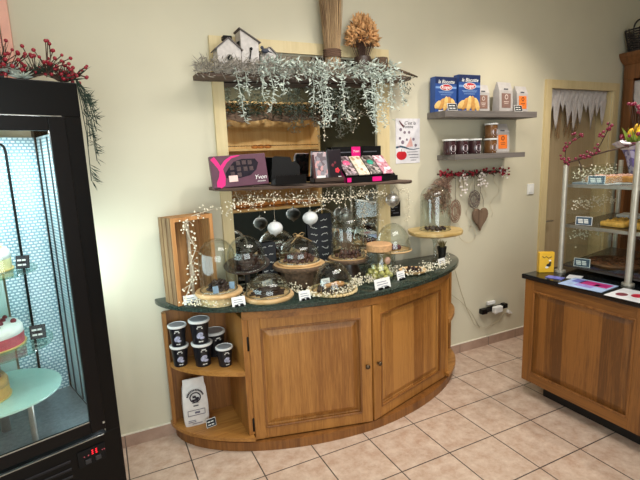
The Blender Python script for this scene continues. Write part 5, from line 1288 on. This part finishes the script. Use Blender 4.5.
# flower pot with foil on the case
PSC = 1.4
fp = thing('foil_pot', 'pot wrapped in purple foil with yellow tulips on the top glass shelf', 'flower pot', (2.585, -1.02, zt3)); Tf = WM[fp] @ Matrix.Scale(PSC, 4)
m = M(); N = 28
L = []
for r_, z in ((.05, 0), (.06, .05), (.075, .11), (.085, .15), (.125, .185), (.11, .19), (.075, .155), (.05, .15)):
    L.append([((r_*(1 + (.10*math.sin(7*2*PI*i/N) if z > .14 else .04*math.sin(9*2*PI*i/N))))*math.cos(2*PI*i/N), (r_*(1 + (.10*math.sin(7*2*PI*i/N) if z > .14 else 0)))*math.sin(2*PI*i/N), z + (.008*math.cos(5*2*PI*i/N) if z > .16 else 0)) for i in range(N)])
m.loft(L[:4]).done('foil_wrap', speckle('purple_foil', '#6f66a8', ['#b9b4d6', '#4a3f86', '#8f88be'], 38, .4, .3), fp, tf=Tf)
m = M(); m.loft(L[3:]).done('paper_frill', speckle('frill_white', '#e6e0ec', ['#efe9f2', '#6a2a4a', '#d2c6dc'], 34, .5, .5), fp, tf=Tf)
m = M()
for i in range(16):
    a = 2*PI*i/16 + rnd.uniform(-.15, .15); q = rnd.uniform(.02, .085); m.ball((q*math.cos(a), q*math.sin(a), .205 + rnd.uniform(0, .04)), .018, (.8, .8, 1.7), 2, .05, rot=(rnd.uniform(-.3, .3), rnd.uniform(-.3, .3), 0))
m.done('yellow_tulips', plain('tulip_yellow', '#e8b81e', .5, 0, .15, 30), fp, True, tf=Tf)
m = M()
for i in range(24):
    a = rnd.uniform(0, 2*PI); m.leaf((.05*math.cos(a), .05*math.sin(a), .15), (math.cos(a)*.5, math.sin(a)*.5, 1), rnd.uniform(.08, .12), .022)
m.done('leaves', plain('tulip_leaf', '#7d9438', .6, 0, .2), fp, tf=Tf)
bpp = [Tf @ Vector((.1*math.cos(a), .1*math.sin(a), .205 + rnd.uniform(0, .015))) for a in [rnd.uniform(0, 2*PI) for _ in range(14)]] + [Tf @ Vector((-.05 + rnd.uniform(-.03, .03), .03 + rnd.uniform(-.03, .03), .31 + rnd.uniform(-.02, .05))) for _ in range(7)]
berry_parts(fp, bpp, .012, MAGB)
k = M()
for p in bpp[14:]: k.tube([Tf @ Vector((-.03, .02, .16)), p], .002, 4)
k.done('berry_stems', TWIG, fp)
# berry branch along the top of the case
rb = thing('berry_branch', 'thin branch with crimson berries laid along the top edge of the glass pastry case', 'branch', (2.1, -.9, 1.58))
main = [Vector(p) for p in ((2.10, -.80, 1.583), (2.10, -.86, 1.60), (2.11, -.95, 1.625), (2.14, -1.05, 1.655), (2.2, -1.14, 1.68), (2.3, -1.16, 1.70))]
m = M(); m.tube(main, .005, 6); m.tube([(2.105, -.89, 1.61), (2.11, -.905, 1.57), (2.11, -.91, 1.53)], .0035, 5); bb_ = []
twigs = [([(2.10, -.80, 1.585), (2.095, -.805, 1.66), (2.09, -.82, 1.70), (2.09, -.87, 1.735), (2.09, -.925, 1.755)], 15), ([(2.12, -.98, 1.635), (2.1, -1.03, 1.70), (2.09, -1.07, 1.77), (2.08, -1.085, 1.82)], 15), ([(2.10, -.90, 1.61), (2.09, -.95, 1.63), (2.09, -.985, 1.645)], 11), ([(2.10, -.80, 1.585), (2.09, -.83, 1.60), (2.09, -.845, 1.62)], 8)]
for pts, n in twigs:
    m.tube(pts, .0028, 5)
    for i in range(n):
        k = rnd.randrange(len(pts) - 1); p = Vector(pts[k]).lerp(Vector(pts[k+1]), rnd.uniform(.2, 1)); q = p + Vector((rnd.uniform(-.03, .01), rnd.uniform(-.028, .028), rnd.uniform(-.018, .028))); bb_.append(q); m.tube([p, q], .0013, 3)
m.done('twigs', TWIG, rb); berry_parts(rb, bb_, .0085, MAGB)
# fairy light garland behind the case glass
g_ = thing('light_garland', 'fine garland of tiny warm lights strung inside the glass pastry case', 'garland', (2.2, -.83, 1.2))
s_ = M(); b_ = []
for z in (1.515, 1.31, 1.10):
    pts = [Vector((2.17 + .06*i, -.812 + .155*(.06*i - .0)/.765 - .022, z + .02*math.sin(i*1.7))) for i in range(11)]; s_.tube(pts, .0012, 4)
    for i in range(120):
        p = pts[rnd.randrange(11)]; b_.append(p + Vector((rnd.uniform(-.03, .03), rnd.uniform(-.012, 0), rnd.gauss(0, .022))))
s_.done('wire', WTWIG, g_); berry_parts(g_, b_, .005, WHB, 'tiny_lights', True)

# ------------------------------------------------------------------ door pelmet, back shelving with basket
def icicle_fringe(label, P0, P1, zt_, lens, depth, name='icicle_pelmet'):
    t = thing(name, label, 'pelmet', P0); P0, P1 = Vector(P0), Vector(P1); e = (P1 - P0); L_ = e.length; e = e.normalized(); n = Vector((e.y, -e.x, 0))
    K = 60; prof = []
    for i in range(K + 1):
        u = i/K; f_ = u*len(lens); k = min(len(lens) - 1, int(f_)); w = f_ - k; prof.append(lens[k]*(.42 + .58*(1 - abs(2*w - 1))**.9) + rnd.uniform(-.008, .008))
    m = M(); L = []
    for s_ in (1, -1):
        rows = []
        for j in range(9):
            v = j/8; rows.append([P0 + e*L_*i/K + n*(s_*depth/2*(1 - .7*v) + .004*math.sin(i*1.3 + j)) + Vector((0, 0, zt_ - P0.z - prof[i]*v)) for i in range(K + 1)])
        L.append(rows)
    V = [[[m._v(p) for p in r_] for r_ in rows] for rows in L]
    for s_ in range(2):
        for j in range(8):
            for i in range(K): m.face([V[s_][j][i], V[s_][j][i+1], V[s_][j+1][i+1], V[s_][j+1][i]])
    for i in range(K): m.face([V[0][0][i], V[0][0][i+1], V[1][0][i+1], V[1][0][i]]); m.face([V[0][8][i], V[0][8][i+1], V[1][8][i+1], V[1][8][i]])
    for j in range(8):
        for q in (0, K): m.face([V[0][j][q], V[0][j+1][q], V[1][j+1][q], V[1][j][q]])
    m.done('fleece', plain('white_fleece', '#cdc6c4', .95, 0, .06, 50, .6), t, True); return t
icicle_fringe('white fleece icicle pelmet hanging across the top of the doorway', (2.982, .035, 2.200), (3.80, .035, 2.200), 2.200, [.22, .35, .19, .33, .37, .30, .20, .35, .22, .31], .018)
dt = thing('pelmet_shadow_strands', 'thin brown strands standing in for the pelmet shadow on the door', 'twigs', (3.3, .075, 1.75)); m = M()
for i in range(20):
    x = 3.2 + rnd.uniform(-.03, .30); m.tube([(x, .08, 2.1), (x + rnd.uniform(-.05, .05), .08, 1.95), (x + rnd.uniform(-.09, .03), .08, 1.76 + rnd.uniform(0, .1))], .003, 4)
m.done('twig', plain('pelmet_shadow_brown', '#8d6c4a', .9), dt)  # strands drawn in place of the pelmet's shadow on the door leaf
bs = thing('oak_dresser', 'tall oak dresser with a cornice against the right wall beside the doorway', 'dresser', (4.2, -.9, 0))
RDK = wood('dresser_oak', '#83542f', '#5a381b', 'z', .8); BX0, BX1, BY0, BY1 = 3.945, 4.44, -.03, -1.75
for y in (BY0 - .015, BY1 + .015): M().box(((BX0+BX1)/2, y, 1.15), (BX1 - BX0, .03, 2.3)).done('side_panel', RDK, bs)
for y in (BY0 - .058, BY1 + .058): M().box((BX0 + .012, y, 1.15), (.024, .055, 2.3)).done('stile', RDK, bs)
M().box((BX1 - .012, (BY0+BY1)/2, 1.15), (.02, BY0 - BY1 - .06, 2.3)).done('back_panel', wood('dresser_back', '#cf8f4c', '#a96d30', 'z', .8), bs)
M().box(((BX0+BX1)/2, (BY0+BY1)/2, 2.31), (BX1 - BX0, BY0 - BY1, .02)).done('top_board', RDK, bs)
m = M(); m.box((BX0 + .01, (BY0+BY1)/2, 2.365), (.03, BY0 - BY1, .13)); m.box(((BX0+BX1)/2, BY0 - .015, 2.365), (BX1 - BX0, .03, .13)); m.done('frieze', RDK, bs)
m = M(); m.loft([[(BX0 - a, BY0 + .0 + min(a, .025), z), (BX1, BY0 + min(a, .025), z), (BX1, BY1 - a, z), (BX0 - a, BY1 - a, z)] for a, z in ((0, 2.43), (.012, 2.445), (.03, 2.475), (.05, 2.50), (.058, 2.52), (.06, 2.535))]); m.done('cornice', RDK, bs)
for z in (.9, 1.35, 1.8): M().box(((BX0+BX1)/2 + .02, (BY0+BY1)/2, z), (BX1 - BX0 - .07, BY0 - BY1 - .07, .025)).done('shelf', RDK, bs)
icicle_fringe('white fleece icicle pelmet hanging inside the top of the oak dresser', (3.985, -.10, 2.28), (3.985, -1.60, 2.28), 2.28, [.33, .2, .36, .22, .3, .34, .18, .3, .36, .24, .3, .2], .018)
bk = thing('wicker_basket', 'dark wicker basket standing on top of the oak dresser', 'basket', (3.985, -.135, 2.536)); m = M()
for k in range(9):
    z = .02 + .028*k; r_ = .12 + .006*k; m.lathe([(r_ - .006, z), (r_, z - .010), (r_ + .006, z), (r_, z + .010), (r_ - .006, z)], seg=24)
m.cyl((0, 0, 0.001), .125, .014, 24)
for i in range(18):
    a = 2*PI*i/18; m.tube([(.118*math.cos(a), .118*math.sin(a), .005), (.172*math.cos(a), .172*math.sin(a), .262)], .006, 5)
m.done('weave', plain('dark_wicker', '#2b2522', .8, 0, .3, 50), bk, tf=WM[bk] @ Matrix.Scale(.76, 4))
m = M(); m.tube([(.165*math.cos(a), 0, .24 + .13*math.sin(a)) for a in [PI*i/12 for i in range(13)]], .010, 6); m.done('handle', MATS['dark_wicker'], bk, True, tf=WM[bk] @ Matrix.Scale(.76, 4))
o = thing('fleece_scrap', 'white fleece scrap draped over the dresser cornice beside the basket', 'fleece', (3.93, -.36, 2.537)); m = M()
m.loft([[(3.866, -.27, z), (3.866, -.41, z), (3.88, -.41, z), (3.88, -.27, z)] for z in (2.40, 2.47, 2.546)]); m.box((3.92, -.34, 2.542), (.10, .14, .010)); m.done('fleece', MATS['white_fleece'], o)

# ------------------------------------------------------------------ bread shelving on the far wall (seen in the mirror)
bu = thing('bread_shelving', 'pale wooden bread shelving on the opposite wall, seen in the mirror', 'shelving', (1.95, -4.4, 0))
PW = wood('bread_oak', '#e2c28e', '#cfa86c', 'z', .6)
M().box((1.88, YF + .02, 1.3), (1.85, .03, 2.6)).done('back_panel', PW, bu)
for x in (.965, 2.79): M().box((x, YF + .19, 1.3), (.03, .36, 2.6)).done('side_panel', PW, bu)
for z in (.9, 1.3, 1.86, 2.58): M().box((1.878, YF + .2, z), (1.79, .33, .03)).done('shelf', PW, bu)
m = M()
N = 24; top_ = [(1.0 + 2.3*i/N, 2.44) for i in range(N + 1)]; bot_ = [(1.0 + 2.3*i/N, 2.30 + .02*math.sin(i*.9) + .012*math.sin(i*2.3)) for i in range(N + 1)]
m.loft([[(x, y, z) for x, z in top_ + bot_[::-1]] for y in (YF + .38, YF + .42)]); m.done('live_edge_plank', PLANK, bu)
m = M()
for i in range(1300): m.leaf((rnd.uniform(1.0, 3.25), YF + .44 + rnd.uniform(-.03, .05), 2.50 + rnd.gauss(0, .055)), (rnd.uniform(-1, 1), rnd.uniform(-.3, 1), rnd.uniform(-1, .6)), .09, .014)
m.done('greenery', NEEDLE, bu)
M().box((1.878, YF + .36, .45), (1.79, .02, .86)).done('lower_front', plain('dark_teal_front', '#1f2c2d', .5), bu)
for z in (.9, 1.30, 1.86): M().tube([(.99, YF + .36, z + .06), (2.77, YF + .36, z + .06)], .006, 6).done('guard_rail', BLACKM, bu)
bread = M(); bread.ball((0, 0, .055), .1, (1.5, .62, .55), 3, .02)
first = tag(bread.done('bread_loaf', plain('bread_crust', '#b9783a', .7, 0, .35, 25, .5), None, True), 'brown loaf on the bread shelving of the opposite wall, seen in the mirror', 'bread', 'loaves on the bread shelving')
n = 0
for z in (.9155, 1.3155):
    for i in range(6):
        o = first if n == 0 else first.copy()
        if n: COL.objects.link(o)
        o.location = (1.15 + .30*i, YF + .2, z); n += 1
for i, x in enumerate((1.70, 1.80, 1.92)):
    o = first.copy(); COL.objects.link(o); o.scale = (.42, .42, .6); o.location = (x + .0, YF + .24, 1.8755); o['label'] = 'small pale roll on the upper bread shelf of the opposite wall, seen in the mirror'; o['group'] = 'rolls on the upper bread shelf'

# frame added round the unseen fill light on the opposite wall
w2 = M()
for c, d in (((-2.13, YF + .02, 1.55), (.06, .05, 2.12)), ((.73, YF + .02, 1.55), (.06, .05, 2.12)), ((-.7, YF + .02, 2.58), (2.92, .05, .06)), ((-.7, YF + .02, .52), (2.92, .05, .06)), ((-.7, YF + .045, 1.55), (.05, .02, 2.0)), ((-.7, YF + .045, 2.0), (2.8, .02, .04))): w2.box(c, d)
struct(w2.done('fill_light_frame', PINE))

# ------------------------------------------------------------------ lights
def area(name, loc, rot, size, power, col, size_y=None, spread=None):
    l = bpy.data.lights.new(name, 'AREA'); l.energy = power; l.color = col; l.size = size
    if size_y: l.shape = 'RECTANGLE'; l.size_y = size_y
    if spread: l.spread = spread
    o = bpy.data.objects.new(name, l); COL.objects.link(o); o.location = loc; o.rotation_euler = rot; return o
def spot(name, loc, target, power, col, ang=100, blend=.6, rad=.04):
    l = bpy.data.lights.new(name, 'SPOT'); l.energy = power; l.color = col; l.spot_size = math.radians(ang); l.spot_blend = blend; l.shadow_soft_size = rad
    o = bpy.data.objects.new(name, l); COL.objects.link(o); o.location = loc; o.rotation_euler = (Vector(target) - Vector(loc)).to_track_quat('-Z', 'Y').to_euler(); return o
WARM = (1, .91, .78); NEUT = (1, .965, .91)
area('ceiling_panel', (1.0, -1.65, ZC - .03), (0, 0, 0), 1.8, 34, NEUT, .9)
area('added_cool_fill', (-.7, YF + .03, 1.55), (PI/2, 0, 0), 2.8, 98, (.89, .98, 1.0), 2.0)  # cool fill added behind the camera to even out the walls
spot('ceiling_spot', (2.55, -.95, ZC - .04), (2.2, -.25, 1.2), 78, WARM, 92, .85, .035)
spot('ceiling_spot', (.9, -1.3, ZC - .04), (.8, -.35, .9), 72, NEUT, 94, .85, .035)
spot('ceiling_spot', (-.35, -1.35, ZC - .04), (-.2, -.2, 1.0), 16, NEUT, 94, .85, .04)
spot('ceiling_spot', (1.6, -3.2, ZC - .04), (1.95, -4.5, 1.6), 120, WARM, 100, .7, .05)
spot('ceiling_spot', (3.2, -1.5, ZC - .04), (2.6, -1.3, .9), 46, WARM, 110, .9, .04)
q = fpt(-.065, .30, 1.15)
o = area('fridge_side_light', fpt(.004, .30, 1.15), (0, -PI/2, FA), .4, 7.0, (.74, .96, 1.0), 1.1)
o.rotation_euler = (Matrix.Rotation(FA, 3, 'Z') @ Matrix.Rotation(-PI/2, 3, 'Y')).to_euler()
o = area('fridge_top_light', fpt(-.36, .25, 1.84), (0, 0, FA), .4, 9, (.95, .99, 1.0), .3)
w = bpy.data.worlds.new('World'); S.world = w; w.use_nodes = True
w.node_tree.nodes['Background'].inputs['Color'].default_value = (.9, .92, 1, 1); w.node_tree.nodes['Background'].inputs['Strength'].default_value = .15

# ------------------------------------------------------------------ camera
cam = bpy.data.cameras.new('Camera'); co = bpy.data.objects.new('Camera', cam); COL.objects.link(co)
yaw, pitch, roll = (math.radians(v) for v in (25.75, 10.11, -2.21))
Fw = Vector((math.sin(yaw)*math.cos(pitch), math.cos(yaw)*math.cos(pitch), -math.sin(pitch)))
R = Vector((math.cos(yaw), -math.sin(yaw), 0)); U = R.cross(Fw)
R2 = math.cos(roll)*R + math.sin(roll)*U; U2 = -math.sin(roll)*R + math.cos(roll)*U
co.matrix_world = Matrix(((R2.x, U2.x, -Fw.x, -.640), (R2.y, U2.y, -Fw.y, -2.7796), (R2.z, U2.z, -Fw.z, 1.6724), (0, 0, 0, 1)))
cam.sensor_width = 36; cam.lens = 452.6/640*36; cam.clip_start = .02
S.camera = co
S.view_settings.view_transform = 'Standard'; S.view_settings.look = 'None'; S.view_settings.gamma = 1; S.view_settings.use_curve_mapping = False
S.view_settings.exposure = -0.03
S.cycles.transparent_max_bounces = 64; S.cycles.max_bounces = 10; S.cycles.glossy_bounces = 6
S.cycles.sample_clamp_indirect = 4.0
S.cycles.caustics_reflective = False; S.cycles.caustics_refractive = False
